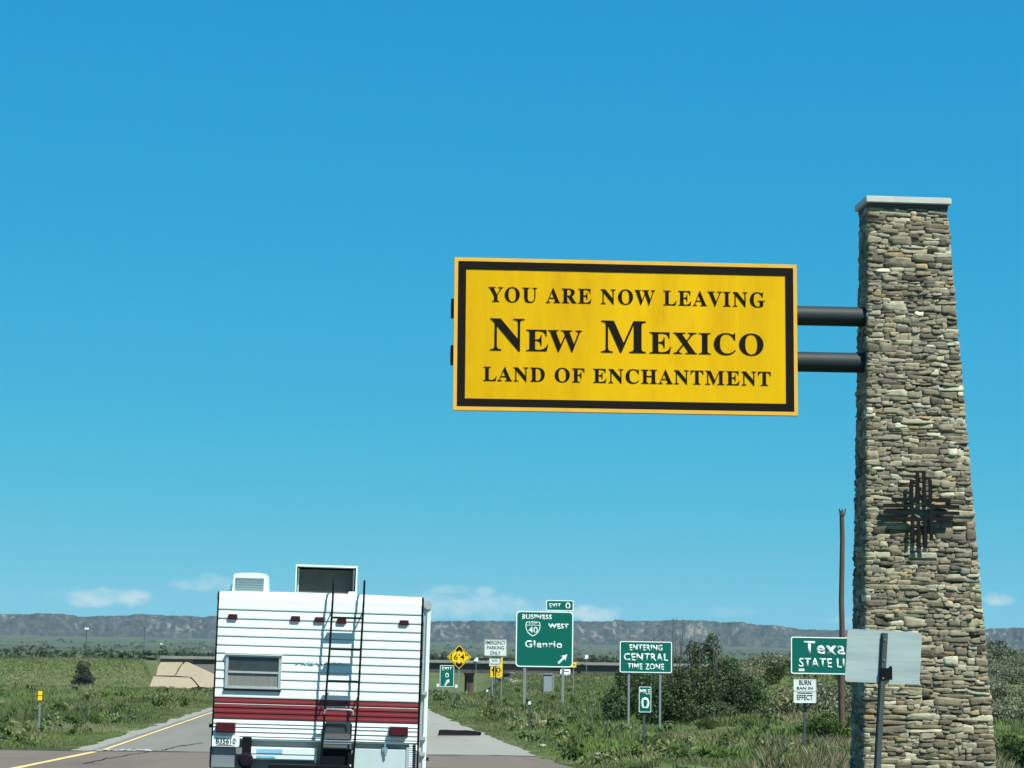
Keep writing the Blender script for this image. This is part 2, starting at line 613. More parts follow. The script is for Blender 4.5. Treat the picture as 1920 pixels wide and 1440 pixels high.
def zter(x, y):
    x, y = np.asarray(x, float), np.asarray(y, float)
    zr = zroad(y)
    off = np.maximum(np.maximum(-7.0 - x, x - 5.0), 0)              # metres outside the pavement
    offn = np.where(y < 51, np.maximum(np.maximum(-15.0 - x, x - 5.0), 0), off)
    offn = np.where((y >= 51) & (y < 53), np.maximum(np.maximum(-15.0 + (y - 51) * 4.0 - x, x - 5.0), 0), offn)
    z = zr - 0.06
    z = z + 0.10 * sst(0, 2.0, offn) - 0.28 * sst(2, 6, offn) + 0.25 * sst(8, 18, offn)
    bumpy = fbm(x / 9, y / 14, 3) * 0.32 + fbm(x / 45, y / 60, 9) * 0.7
    z = z + bumpy * sst(1.5, 12, offn)
    # right side: ground climbs beside the exit ramp, then a brushy rise
    rr = sst(.060, .080, x / np.maximum(y, 30)) * sst(150, 480, y)
    z = z * (1 - rr) + rr * (1.15 + 0.25 * bumpy)
    k = x / np.maximum(y, 30)
    rid = 3.5 * sst(.135, .215, k) * sst(95, 215, y) * (1 + .35 * fbm(x / 30, y / 40, 5))
    rid = rid * (1 - sst(900, 2200, y))
    z = z + rid
    # left side: the embankment carrying the crossing road up to the overpass
    em = sst(-41.5, -46, x) * sst(448, 496, y)
    z = z * (1 - em) + em * 2.75
    # the plain beyond, climbing to the foot of the mesa
    ap = 5 + 37 * np.clip((y - 520) / 4200, 0, 1.2) ** 0.75
    zp = EYE + y * ap / F + fbm(x / 160, y / 260, 21) * np.clip((y - 520) / 300, 0, 2.2) * 1.6
    pl = sst(508, 640, y)
    z = z * (1 - pl) + zp * pl
    return z


def zt(x, y):
    return float(zter(np.array([x]), np.array([y]))[0])


def G(px, py, y0=36.0, y1=4500.0):
    """where the sight line through a photo pixel meets the ground"""
    d = CAM @ _ray(px, py)
    y, st = y0, 0.6
    while y < y1:
        t = y / d.y
        if EYE + d.z * t <= zt(d.x * t, y):
            break
        y += max(st, y * 0.006)
    t = y / d.y
    return Vector((d.x * t, y, zt(d.x * t, y)))


def build_ground():
    ys = [-70.0]
    while ys[-1] < 5600:
        y = ys[-1]
        ys.append(y + (3.0 if y < 20 else 0.9 if y < 70 else max(0.9, (y - 20) * 0.018)))
    ys = np.array(ys)
    a = np.concatenate([np.linspace(-1.1, -.40, 40)[:-1], np.linspace(-.40, .50, 260), np.linspace(.50, 1.1, 40)[1:]])
    A, Y = np.meshgrid(a, ys)
    X = A * (np.abs(Y) * 0.92 + 46)
    Z = zter(X, Y)
    v = np.stack([X, Y, Z], -1).reshape(-1, 3)
    nr, nc = X.shape
    i = np.arange(nr * nc).reshape(nr, nc)
    f = np.stack([i[:-1, :-1], i[:-1, 1:], i[1:, 1:], i[1:, :-1]], -1).reshape(-1, 4)
    tag(npmesh('ground', v, f, 'ground', smooth=True), kind='structure')


def strip(name, xl, xr, ys, dz, m, nx=2, kind='structure', jag=(0, 0), seed=0):
    """a sheet lying on the road between two edges (functions of y)"""
    v, f = [], []
    ys = np.asarray(ys, float)
    for yv in ys:
        for k in range(nx):
            t = k / (nx - 1)
            xa = xl(yv) if callable(xl) else xl
            xb = xr(yv) if callable(xr) else xr
            xa += jag[0] * float(fbm([yv / 1.7], [seed + .5], 31)[0])
            xb += jag[1] * float(fbm([yv / 1.7], [seed + 7.5], 41)[0])
            v.append((xa + (xb - xa) * t, yv, float(zroad(yv)) + dz))
    for j in range(len(ys) - 1):
        for k in range(nx - 1):
            i = j * nx + k
            f.append((i, i + 1, i + nx + 1, i + nx))
    o = npmesh(name, np.array(v), np.array(f), m)
    if kind:
        tag(o, kind=kind)
    return o


def redge(y):
    return 4.15 + .42 * np.clip((95 - np.asarray(y, float)) / 42, 0, 1) - .06 * (np.asarray(y, float) < 51)


def build_road():
    yf = np.concatenate([np.arange(50.6, 140, .7), np.arange(140, 640, 6)])
    yn = np.arange(-60, 51.5, .7)
    strip('road', -6.2, lambda y: float(redge(y)), yf, 0.0, 'roadfar', nx=4, jag=(.35, .30), seed=3)
    strip('road_shoulder', 1.95, lambda y: float(redge(y)) - .03, yf, 0.004, 'shoulder', nx=3, jag=(0.06, .30), seed=3)
    strip('road_shoulder', -6.18, -5.75, yf, 0.004, 'shoulder', nx=3, jag=(0.35, .05), seed=3)
    strip('road', lambda y: -15.2, lambda y: float(redge(y)), yn, 0.008, 'roadnear', nx=8, jag=(.6, .35), seed=9)
    yl = np.arange(51, 620, 1.2)
    strip('road_line', -5.54, -5.44, yl, 0.012, 'paintyellow', jag=(.02, .02))
    yl2 = np.arange(-40, 50.6, .8)
    strip('road_line', -5.62, -5.46, yl2, 0.013, 'paintyellow', jag=(.04, .04))
    for y0 in np.arange(-40, 420, 12.2):
        strip('road_line', -1.87, -1.75, np.linspace(y0, y0 + 3, 5), 0.014, 'paintwhite', jag=(.02, .02))
    strip('road_line', 1.80, 1.93, np.arange(53, 620, 1.2), 0.013, 'paintwhite', jag=(.02, .02))
    # the joint between the two pavements, and a wandering crack
    v, f = [], []
    for k, x in enumerate(np.linspace(-15, 4.5, 80)):
        yc = 51.0 + .55 * float(fbm([x / 1.5], [2.2], 5)[0])
        w = .05 + .22 * abs(float(fbm([x / .8], [9.2], 6)[0]))
        v += [(x, yc - w, float(zroad(yc - w)) + .018), (x, yc + w, float(zroad(yc + w)) + .020)]
        if k:
            f.append((2 * k - 2, 2 * k, 2 * k + 1, 2 * k - 1))
    tag(npmesh('road_seam', np.array(v), np.array(f), 'tar'), kind='structure')
    v, f = [], []
    for k in range(70):
        t = k / 69
        p = G(150 + 230 * t, 1440 - 42 * t + 0, 30)
        x = p.x + .16 * float(fbm([t * 9], [3.3], 8)[0])
        w = .035 + .05 * float(abs(fbm([t * 14], [1.3], 8)[0]))
        y = p.y
        v += [(x - w * .3, y - w * 3, float(zroad(y)) + .016), (x + w * .3, y + w * 3, float(zroad(y)) + .016)]
        if k:
            f.append((2 * k - 2, 2 * k, 2 * k + 1, 2 * k - 1))
    tag(npmesh('road_crack', np.array(v), np.array(f), 'tar'), kind='structure')
    for (y0, xa, xb, ph) in ((63.0, -6.0, 1.9, 1.3), (78.5, -6.0, 4.2, 4.1), (97.0, -6.0, 4.1, 7.7), (44.2, -14.0, -5.6, 2.9)):
        v, f = [], []
        for k, x in enumerate(np.linspace(xa, xb, 40)):
            yc = y0 + .35 * float(fbm([x / 1.1], [ph], 12)[0])
            w = .02 + .05 * abs(float(fbm([x / .6], [ph + 3], 13)[0]))
            v += [(x, yc - w, float(zroad(yc - w)) + .017), (x, yc + w, float(zroad(yc + w)) + .017)]
            if k:
                f.append((2 * k - 2, 2 * k, 2 * k + 1, 2 * k - 1))
        tag(npmesh('road_crack', np.array(v), np.array(f), 'tar'), kind='structure')
    # pale chips of broken concrete on the joint
    v, f = [], []
    for k in range(26):
        px = random.uniform(200, 275)
        x = P(px, 1406, 51.5).x + random.uniform(-.3, .3)
        y = 51.6 + random.uniform(-.5, .6)
        s = random.uniform(.05, .16)
        n0 = len(v)
        v += [(x - s, y - .08, .024), (x + s, y - .1, .024), (x + s * .8, y + .12, .024), (x - s * .7, y + .1, .024)]
        f.append((n0, n0 + 1, n0 + 2, n0 + 3))
    tag(npmesh('road_seam', np.array(v), np.array(f), 'concrete'), kind='structure')


def drape(name, upper, lower, m, dz=.06):
    """a sheet on the ground between two lists of photo points"""
    v = []
    rows = 5
    for (a, b) in zip(upper, lower):
        pa, pb = G(*a), G(*b)
        for r in range(rows):
            p = pa.lerp(pb, r / (rows - 1))
            v.append((p.x, p.y, zt(p.x, p.y) + dz))
    f = []
    for i in range(len(upper) - 1):
        for r in range(rows - 1):
            a = i * rows + r
            f.append((a, a + 1, a + rows + 1, a + rows))
    return tag(npmesh(name, np.array(v), np.array(f), m), kind='structure')


def build_mesa():
    prof = [(-1600, 1132), (-700, 1150), (0, 1158), (100, 1159), (180, 1160), (215, 1159), (262, 1157), (330, 1160), (410, 1162), (600, 1165), (800, 1168), (950, 1168),
            (1060, 1169), (1144, 1169), (1150, 1165.5), (1230, 1166), (1330, 1168), (1395, 1171), (1400, 1174), (1480, 1179), (1600, 1184),
            (1740, 1187), (1840, 1182), (1880, 1180), (1930, 1181), (2300, 1188), (3300, 1200)]
    pu = np.array([p[0] for p in prof], float)
    pv = np.array([p[1] for p in prof], float)
    u = np.concatenate([np.arange(-1500, -60, 6.0), np.arange(-60, 2000, 2.0), np.arange(2000, 3200, 6.0)])
    rim = np.interp(u, pu, pv)
    hor = VPY + (u - VPX) * ROLL
    ang = hor - rim + 0.9 * fbm(u / 9, u * 0 + .3, 61, 3) + 1.0 * fbm(u / 60, u * 0 + 4.3, 62, 3)
    Rm, Wd = 6500.0, 900.0
    s = np.concatenate([np.linspace(-2.6, -1.2, 8)[:-1], np.linspace(-1.2, .35, 110), np.linspace(.35, 3.2, 8)[1:]])
    Um, Sm = np.meshgrid(u, s)
    Am = np.tile(ang, (len(s), 1))
    Y = Rm + Sm * Wd
    X = (Um - VPX) / F * Y
    g = fbm(Um / 85, Sm * .4 + .2, 71, 5) * .50 + (.25 - np.abs(fbm(Um / 30 + Sm * 1.6, Sm * 1.8, 73, 4))) * .16
    e = Sm + g * sst(-1.25, -.5, Sm)
    talus = np.clip((e + 1.05) / .9, 0, 1)
    p = .84 * talus ** 1.12 + .10 * sst(-.20, -.09, e) + .06 * sst(-.50, -.40, e)
    p = p * (1 - .05 * fbm(Um / 12, Sm * 6, 77, 3) * (talus > 0) * (talus < 1) * 2)
    back = 1.0 - sst(.05, 1.6, e) * .012
    base = EYE + Y * 40.0 / F * np.clip((Y - 4000) / 800 + .2, .0, 1)
    base = np.minimum(base, EYE + Rm * 42 / F)
    top = EYE + Am * (Rm + 100) / F
    Z = base + (top - base) * np.clip(p, 0, 1) * back
    Z = np.where(Sm < -2.3, Z - (-2.3 - Sm) * 120, Z)
    Z = Z + fbm(Um / 5, Sm * 14, 79, 2) * 2.2 * (talus > .05)
    v = np.stack([X, Y, Z], -1).reshape(-1, 3)
    nr, nc = X.shape
    i = np.arange(nr * nc).reshape(nr, nc)
    f = np.stack([i[:-1, :-1], i[:-1, 1:], i[1:, 1:], i[1:, :-1]], -1).reshape(-1, 4)
    # rock colours: juniper-dark slopes, tan soil in the gullies, pale caprock faces
    t1 = fbm(Um / 9, Sm * 11, 81, 4)
    t2 = fbm(Um / 30, Sm * 3.2, 83, 4)
    t3 = fbm(Um / 7, Sm * 9, 85, 3)
    dark = np.array([.024, .036, .030])
    soil = np.array([.062, .064, .050])
    pale = np.array([.135, .125, .098])
    rimc = np.array([.032, .036, .030])
    w1 = sst(-.12, .30, t1)[..., None]
    c = dark * (1 - w1) + soil * w1
    w0 = (sst(.02, .20, fbm(Um / 2.6, Sm * 24, 87, 2)) * .85)[..., None]
    c = c * (1 - w0) + dark * .8 * w0
    w2 = (sst(.10, .24, t2) * sst(.02, .22, t3) * sst(.18, .45, p) * (1 - sst(.92, .98, p)))[..., None]
    c = c * (1 - w2) + pale * w2
    w3 = sst(.965, .99, p)[..., None]
    c = c * (1 - w3) + rimc * w3
    w4 = (1 - sst(.02, .16, p))[..., None]
    c = c * (1 - w4) + np.array([.050, .066, .040]) * w4
    m = mat('mesa_rock', (1, 1, 1), 0.95, var=0.25, scale=0.02, attr='rock_color', spec=0.1)
    tag(npmesh('mesa_hills', v, f, m, colors=c.reshape(-1, 3), attr='rock_color'), kind='structure')


# ------------------------------------------------------------------ vegetation
def leaf_cloud(n, lumps, size, cols, rng, up=0.25, stretch=1.0):
    """n small quads scattered through a union of ellipsoids (cx,cy,cz,rx,ry,rz)"""
    lumps = np.array(lumps, float)
    w = (lumps[:, 3] * lumps[:, 4] * lumps[:, 5]) ** .75
    k = rng.choice(len(lumps), n, p=w / w.sum())
    d = rng.normal(size=(n, 3))
    d /= np.linalg.norm(d, axis=1)[:, None]
    r = rng.uniform(.35, 1.0, n) ** .45
    c = lumps[k, :3] + d * r[:, None] * lumps[k, 3:6]
    c[:, 2] = np.abs(c[:, 2])
    a = rng.normal(size=(n, 3))
    a[:, 2] += up
    a /= np.linalg.norm(a, axis=1)[:, None]
    b = np.cross(a, rng.normal(size=(n, 3)))
    b /= np.linalg.norm(b, axis=1)[:, None]
    s = size * rng.uniform(.55, 1.35, n)[:, None]
    a = a * s * stretch
    b = b * s * .62
    v = np.stack([c - a, c + b * .9, c + a, c - b * .9], 1).reshape(-1, 3)
    f = np.arange(4 * n).reshape(n, 4)
    cols = np.array(cols, float)
    ci = cols[rng.integers(0, len(cols), n)] * rng.uniform(.75, 1.25, n)[:, None]
    # lighter and darker clumps
    ci *= (1 + .55 * fbm(c[:, 0] * 1.3 + k, c[:, 2] * 1.7 + c[:, 1], 91, 2))[:, None]
    return v, f, np.repeat(ci, 4, axis=0)


def lumps_for(rng, rad, h, n, spread=.7):
    out = []
    for i in range(n):
        a = rng.uniform(0, 2 * math.pi)
        r = rad * spread * math.sqrt(rng.uniform())
        s = rng.uniform(.26, .5)
        z = rng.uniform(.18, .80) * h * (1 - .35 * r / rad)
        out.append((r * math.cos(a), r * math.sin(a), z, rad * s, rad * s, h * s * .55))
    return out


GREY = [(.150, .172, .105), (.185, .200, .128), (.118, .140, .082), (.23, .236, .155)]
GREEN = [(.062, .100, .030), (.082, .124, .036), (.050, .080, .026)]
OLIVE = [(.185, .196, .094), (.142, .160, .076), (.235, .226, .12)]
DARK = [(.036, .050, .028), (.048, .066, .034), (.028, .040, .022), (.062, .078, .042)]


def stems_mb(rng, n, rad, h, r0=.02):
    mb = MB()
    for i in range(n):
        a = rng.uniform(0, 2 * math.pi)
        rr = rad * rng.uniform(.2, .9)
        hh = h * rng.uniform(.5, .95)
        p = [(0.08 * math.cos(a), 0.08 * math.sin(a), -0.15)]
        for k in (.35, .7, 1.0):
            p.append((rr * k * math.cos(a) + rng.normal() * .05, rr * k * math.sin(a) + rng.normal() * .05, hh * k ** .8))
        mb.tube(p, [r0 * 1.5, r0 * 1.2, r0 * .8, r0 * .3], 5)
    return mb


def shrub_proto(kind, rad, h, n, size, cols, seed, label, cat='shrub', group=None):
    rng = np.random.default_rng(seed)
    root = thing(kind, label, cat, (0, 0, 0), group)
    v, f, c = leaf_cloud(n, lumps_for(rng, rad, h, 14), size, cols, rng)
    npmesh('foliage', v, f, 'leaf', c, parent=root)
    stems_mb(rng, 7, rad * .8, h * .8).build('stem', 'twig', root)
    return root


def copy_tree(o, parent=None):
    c = o.copy()
    COL.objects.link(c)
    c.parent = parent
    for ch in list(o.children):
        copy_tree(ch, c)
    return c


def build_shrubs():
    rng = np.random.default_rng(5)
    gr = 'shrubs on the brushy rise'
    protos = []
    spec = [('grey', 1.25, 1.5, 1500, .075, GREY, 'grey green rounded shrub growing on the brushy rise'),
            ('grey', 1.5, 1.25, 1500, .08, GREY, 'grey green rounded shrub growing on the brushy rise'),
            ('olive', 1.3, 1.4, 1400, .075, OLIVE, 'olive yellow shrub growing on the brushy rise'),
            ('green', 1.2, 1.7, 1600, .075, GREEN, 'fresh green leafy shrub growing on the brushy rise'),
            ('dark', 1.3, 1.8, 1600, .075, DARK, 'dark green dense shrub growing on the brushy rise')]
    for i, (k, rad, h, n, s, cols, lab) in enumerate(spec):
        protos.append(shrub_proto('shrub', rad, h, n, s, cols, 100 + i, lab, 'shrub', gr))
    used = [False] * len(protos)
    placed = []
    tries = 0
    while len(placed) < 150 and tries < 6000:
        tries += 1
        y = 84 * (280 / 84) ** rng.uniform() if rng.uniform() < .8 else rng.uniform(84, 330)
        k = rng.uniform(.135, .335)
        if .232 < k < .285 and rng.uniform() < .55:
            continue
        if y > 200 and k < .15:
            continue
        x = k * y
        if y < 95 and k < .20:
            continue
        if any((x - a) ** 2 + (y - b) ** 2 < (1.5 if y < 150 else 2.2) ** 2 for a, b in placed):
            continue
        placed.append((x, y))
        j = int(rng.choice(5, p=[.36, .27, .21, .12, .04]))
        o = protos[j] if not used[j] else copy_tree(protos[j])
        used[j] = True
        sc = rng.uniform(.62, 1.25) * (1 + .22 * (y > 160))
        o.location = (x, y, zt(x, y) - .05)
        o.scale = (sc, sc, sc * rng.uniform(.8, 1.2))
        o.rotation_euler = (0, 0, rng.uniform(0, 6.28))
    # greener bushes nearer the edge of the verge
    lab = 'bright green low bush growing at the edge of the tall grass'
    pr = shrub_proto('shrub', 1.1, 1.15, 1900, .06, [(.050, .088, .018), (.068, .108, .024), (.040, .070, .016)], 140, lab, 'shrub', 'bright green bushes at the edge of the tall grass')
    first = True
    for (px, py, hh) in ((1440, 1345, 34), (1560, 1392, 62), (1530, 1386, 46), (1905, 1432, 62), (1882, 1415, 40), (1950, 1438, 70), (1380, 1352, 30), (1330, 1368, 28)):
        p = G(px, py)
        o = pr if first else copy_tree(pr)
        first = False
        sc = hh * S(p.y) / 1.15
        o.location = (p.x, p.y, p.z - .05)
        o.scale = (sc, sc, sc)
        o.rotation_euler = (0, 0, rng.uniform(0, 6.28))

    # the big dark bush behind the time-zone sign, with bare stems standing out of it
    b = P(1275, 1352, 92)
    root = thing('bush', 'big dark bush with bare stems standing behind the time zone sign', 'bush', (b.x, 92, zt(b.x, 92) - .1))
    L = []

    def at(px, py, dy=0.0):
        q = P(px, py, 92 + dy)
        return (q.x - b.x, dy, q.z - root.location.z)
    for (px, py, rx, rz, dy) in ((1160, 1320, 34, 34, 0), (1185, 1270, 34, 30, .5), (1215, 1300, 40, 44, -.3), (1260, 1310, 46, 40, -.6), (1300, 1290, 44, 46, 0), (1345, 1290, 44, 44, .4),
                                 (1390, 1300, 36, 40, 0), (1415, 1322, 26, 26, .2), (1320, 1240, 26, 34, .6), (1335, 1212, 16, 26, .6), (1300, 1222, 15, 22, .8), (1365, 1255, 24, 26, .4),
                                 (1250, 1270, 36, 24, 1.0), (1345, 1335, 40, 20, -.8), (1228, 1335, 40, 20, -.6), (1285, 1335, 40, 20, -.9), (1145, 1345, 20, 14, -.3)):
        c = at(px, py, dy)
        L.append((*c, rx * S(92), rx * S(92) * .9, rz * S(92)))
    v, f, c = leaf_cloud(25000, L, .060, [(.054, .092, .036), (.070, .112, .044), (.040, .068, .028), (.096, .128, .056), (.058, .094, .036)], np.random.default_rng(77))
    npmesh('foliage', v, f, 'leaf', c, parent=root)
    mb = MB()
    rs = np.random.default_rng(9)
    for (px, top) in ((1262, 1158), (1267, 1190), (1275, 1200), (1281, 1168), (1288, 1205), (1255, 1215), (1225, 1180), (1245, 1230), (1310, 1196), (1337, 1186), (1340, 1196), (1350, 1200), (1238, 1240), (1296, 1215), (1213, 1235)):
        a, t = at(px + rs.normal() * 8, 1345), at(px, top)
        pts = [a]
        for k in (.3, .6, .85, 1):
            pts.append(tuple(a[i] + (t[i] - a[i]) * k + rs.normal() * .05 * (k < 1) for i in range(3)))
        mb.tube(pts, [.035, .03, .024, .015, .006], 5)
        for q in range(7):
            k = rs.uniform(.45, .95)
            s0 = [a[i] + (t[i] - a[i]) * k for i in range(3)]
            e = [s0[0] + rs.normal() * .28, s0[1] + rs.normal() * .2, s0[2] + rs.uniform(.15, .55)]
            mb.tube([s0, e], [.011, .004], 4)
    for q in range(24):
        a = at(rs.uniform(1150, 1410), 1345, rs.uniform(-.5, .5))
        e = (a[0] + rs.normal() * .5, a[1] + rs.normal() * .4 - .3, a[2] + rs.uniform(.8, 2.0))
        mb.tube([a, e], [.02, .006], 4)
    mb.build('stem', 'twig', root)

    # a lone juniper at the toe of the embankment, and small dark ones along it
    rng2 = np.random.default_rng(33)
    p = P(156, 1291, 440)
    root = thing('tree', 'small dark conical tree alone at the foot of the green embankment', 'tree', (p.x, 440, zt(p.x, 440) - .1))
    h = 52 * S(440)
    L = [(rng2.normal() * .5, rng2.normal() * .5, h * (.14 + .76 * i / 13), 2.1 * (1 - .68 * i / 13), 2.1 * (1 - .68 * i / 13), h * .13) for i in range(14)]
    v, f, c = leaf_cloud(4200, L, .17, DARK, rng2)
    npmesh('crown', v, f, 'leaf', c, parent=root)
    MB().tube([(0, 0, -.3), (0, 0, h * .6)], [.2, .08], 7).build('trunk', 'twig', root)


def blob_field(name, pts, rad, hgt, cols, rng):
    """low dark clumps of brush: many, each a cluster of leaf quads, joined as one mass"""
    V, Fc, C = [], [], []
    o = 0
    for (x, y, z), r, h in zip(pts, rad, hgt):
        n = int(14 + min(40, 9000 / max(y, 200)))
        L = [(rng.normal() * r * .35, rng.normal() * r * .35, h * rng.uniform(.25, .6), r * .6, r * .6, h * .42) for _ in range(4)]
        v, f, c = leaf_cloud(n, L, r * .36, cols, rng)
        V.append(v + np.array([x, y, z]))
        Fc.append(f + o)
        C.append(c)
        o += len(v)
    return tag(npmesh(name, np.concatenate(V), np.concatenate(Fc), 'leaf', np.concatenate(C)), kind='stuff',
               label='far dark scrub dotted over the plain below the mesa' if name == 'scrub' else 'low dark brush along the top of the embankment', cat='scrub')


def build_far_scrub():
    rng = np.random.default_rng(21)
    n = 3000
    y = 560 * (4600 / 560) ** (rng.uniform(size=n) ** 1.15)
    k = rng.uniform(-.26, .40, n)
    x = k * y
    keep = fbm(x / 220, y / 500, 45, 3) + rng.uniform(-.45, .45, n) > -.05
    x, y = x[keep], y[keep]
    z = zter(x, y)
    r = rng.uniform(1.0, 3.0, len(x)) * (1 + y / 2600)
    blob_field('scrub', list(zip(x, y, z - .2)), r, r * rng.uniform(.55, 1.0, len(x)), [(.085, .108, .058), (.105, .128, .070), (.066, .086, .046)], rng)
    n = 420
    x = np.concatenate([rng.uniform(-115, -47, 330), rng.uniform(95, 170, 90)])
    y = np.concatenate([500 + rng.uniform(0, 14, 330), rng.uniform(505, 530, 90)])
    z = zter(x, y)
    r = rng.uniform(.35, .85, n)
    blob_field('brush', list(zip(x, y, z - .1)), r, r * .85, [(.050, .066, .036), (.064, .084, .044)], rng)


def grass_field(name, x, y, h, wdt, cols, rng, blades=6, label=''):
    """tufts of thin blades rooted on the ground"""
    n = len(x)
    z = zter(x, y) - .02
    b = np.repeat(np.arange(n), blades)
    nb = len(b)
    a = rng.uniform(0, 2 * math.pi, nb)
    rr = rng.uniform(0, .14, nb) * (1 + h[b])
    bx, by = x[b] + rr * np.cos(a), y[b] + rr * np.sin(a)
    hh = h[b] * rng.uniform(.55, 1.2, nb)
    lean = rng.uniform(.05, .55, nb) * hh
    a2 = a + rng.normal(size=nb) * .8
    tx, ty = bx + lean * np.cos(a2), by + lean * np.sin(a2)
    t = rng.uniform(0, 2 * math.pi, nb)
    wx, wy = wdt[b] * np.cos(t) * .5, wdt[b] * np.sin(t) * .5
    mx, my = bx * .6 + tx * .4, by * .6 + ty * .4
    zb = z[b]
    v = np.stack([np.stack([bx - wx, by - wy, zb], -1), np.stack([bx + wx, by + wy, zb], -1),
                  np.stack([mx + wx * .7, my + wy * .7, zb + hh * .62], -1), np.stack([tx, ty, zb + hh], -1)], 1).reshape(-1, 3)
    f = np.arange(4 * nb).reshape(nb, 4)
    c = cols[b] * rng.uniform(.75, 1.25, nb)[:, None]
    tag(npmesh(name, v, f, 'blade', np.repeat(c, 4, 0)), kind='stuff', label=label, cat='grass')


def grass_cols(x, y, rng):
    n = len(x)
    base = np.array([.125, .165, .058])
    lush = np.array([.140, .205, .058])
    dry = np.array([.260, .236, .136])
    dark = np.array([.088, .118, .044])
    p = fbm(x / 5, y / 11, 55, 3)
    q = fbm(x / 3, y / 7, 57, 3)
    w = sst(.02, .35, p)[:, None]
    c = base * (1 - w) + lush * w
    w = sst(.00, .38, q)[:, None] * .8
    c = c * (1 - w) + dry * w
    w = sst(.05, .40, -p)[:, None] * .7
    c = c * (1 - w) + dark * w
    return c * rng.uniform(.8, 1.2, n)[:, None]


def build_grass():
    rng = np.random.default_rng(63)

    def hts(x, y, off, seed, n):
        patch = sst(-.15, .40, fbm(x / 2.6, y / 6, seed, 3))
        return (.045 + (.06 + .17 * patch) * sst(.2, 3.0, off)) * rng.uniform(.6, 1.4, n)
    # right verge
    n = 52000
    y = 39 * (190 / 39) ** rng.uniform(size=n)
    x = redge(y) + (rng.uniform(size=n) ** 1.25) * (3.5 + y * .24)
    keep = fbm(x / 1.5, y / 3.5, 69, 3) > -.30
    x, y = x[keep], y[keep]
    n = len(x)
    h = hts(x, y, x - redge(y), 66, n)
    grass_field('grass', x, y, h * (1 + y / 600), .011 + y * .00020, grass_cols(x, y, rng), rng, 6, 'green grass and weeds covering the verge right of the road')
    # left verge
    n = 52000
    y = 51.8 * (450 / 51.8) ** (rng.uniform(size=n) ** 1.2)
    x = -6.1 - (rng.uniform(size=n) ** 1.1) * (5 + y * .155)
    h = hts(x, y, -6.1 - x, 67, n)
    grass_field('grass', x, y, h * (1 + y / 900), .011 + y * .00022, grass_cols(x, y, rng), rng, 6, 'green grass covering the verge and field left of the road')
    # rougher cover on the embankment and on the slopes beside the ramp
    n = 26000
    y = rng.uniform(400, 506, n)
    x = rng.uniform(-118, -42, n)
    c = grass_cols(x * .35, y * .35, rng) * .80
    grass_field('grass', x, y, rng.uniform(.18, .5, n), np.full(n, .13), c, rng, 3, 'dark green grass on the embankment left of the overpass')
    n = 26000
    y = 170 * (480 / 170) ** rng.uniform(size=n)
    x = 7 + rng.uniform(size=n) * y * .20
    c = grass_cols(x * .4, y * .4, rng) * .9
    grass_field('grass', x, y, rng.uniform(.12, .38, n) * (y / 260) ** .6, .05 + y * .0002, c, rng, 4, 'green grass on the slope right of the road before the overpass')
    # tall straw-coloured grass in front of the pillar
    n = 4200
    y = rng.uniform(42, 70, n)
    k = rng.uniform(.192, .305, n)
    x = k * y
    c = np.where((rng.uniform(size=n) < .55)[:, None], np.array([.24, .215, .125]), np.array([.115, .130, .052])) * rng.uniform(.7, 1.25, n)[:, None]
    keep = fbm(x / 3, y / 6, 68, 2) > -.08
    grass_field('tall_grass', x[keep], y[keep], rng.uniform(.22, .48, n)[keep], np.full(n, .012)[keep], c[keep], rng, 9, 'tall straw coloured grass below the pillar')
    # leafy weeds standing out of the verge: small clouds of leaves
    V, Fc, C = [], [], []
    o = 0
    for i in range(520):
        yy_ = 46 * (230 / 46) ** rng.uniform()
        xx_ = 5.2 + rng.uniform() * yy_ * .21 if rng.uniform() < .6 else -7.4 - rng.uniform() * yy_ * .14
        if yy_ < 53 and xx_ < -7:
            continue
        r_, h_ = rng.uniform(.12, .42), rng.uniform(.18, .55)
        L = [(rng.normal() * r_ * .4, rng.normal() * r_ * .4, h_ * rng.uniform(.25, .6), r_ * .6, r_ * .6, h_ * .45) for _ in range(3)]
        v, f, c = leaf_cloud(70, L, .05 + yy_ * .0002, [GREEN, OLIVE, GREY][rng.integers(3)], rng, up=.8, stretch=1.4)
        V.append(v + np.array([xx_, yy_, zt(xx_, yy_)]))
        Fc.append(f + o)
        C.append(c * np.array([.80, .95, .66]))
        o += len(v)
    tag(npmesh('weeds', np.concatenate(V), np.concatenate(Fc), 'leaf', np.concatenate(C)), kind='stuff', label='low leafy weeds scattered through the verge grass', cat='weeds')


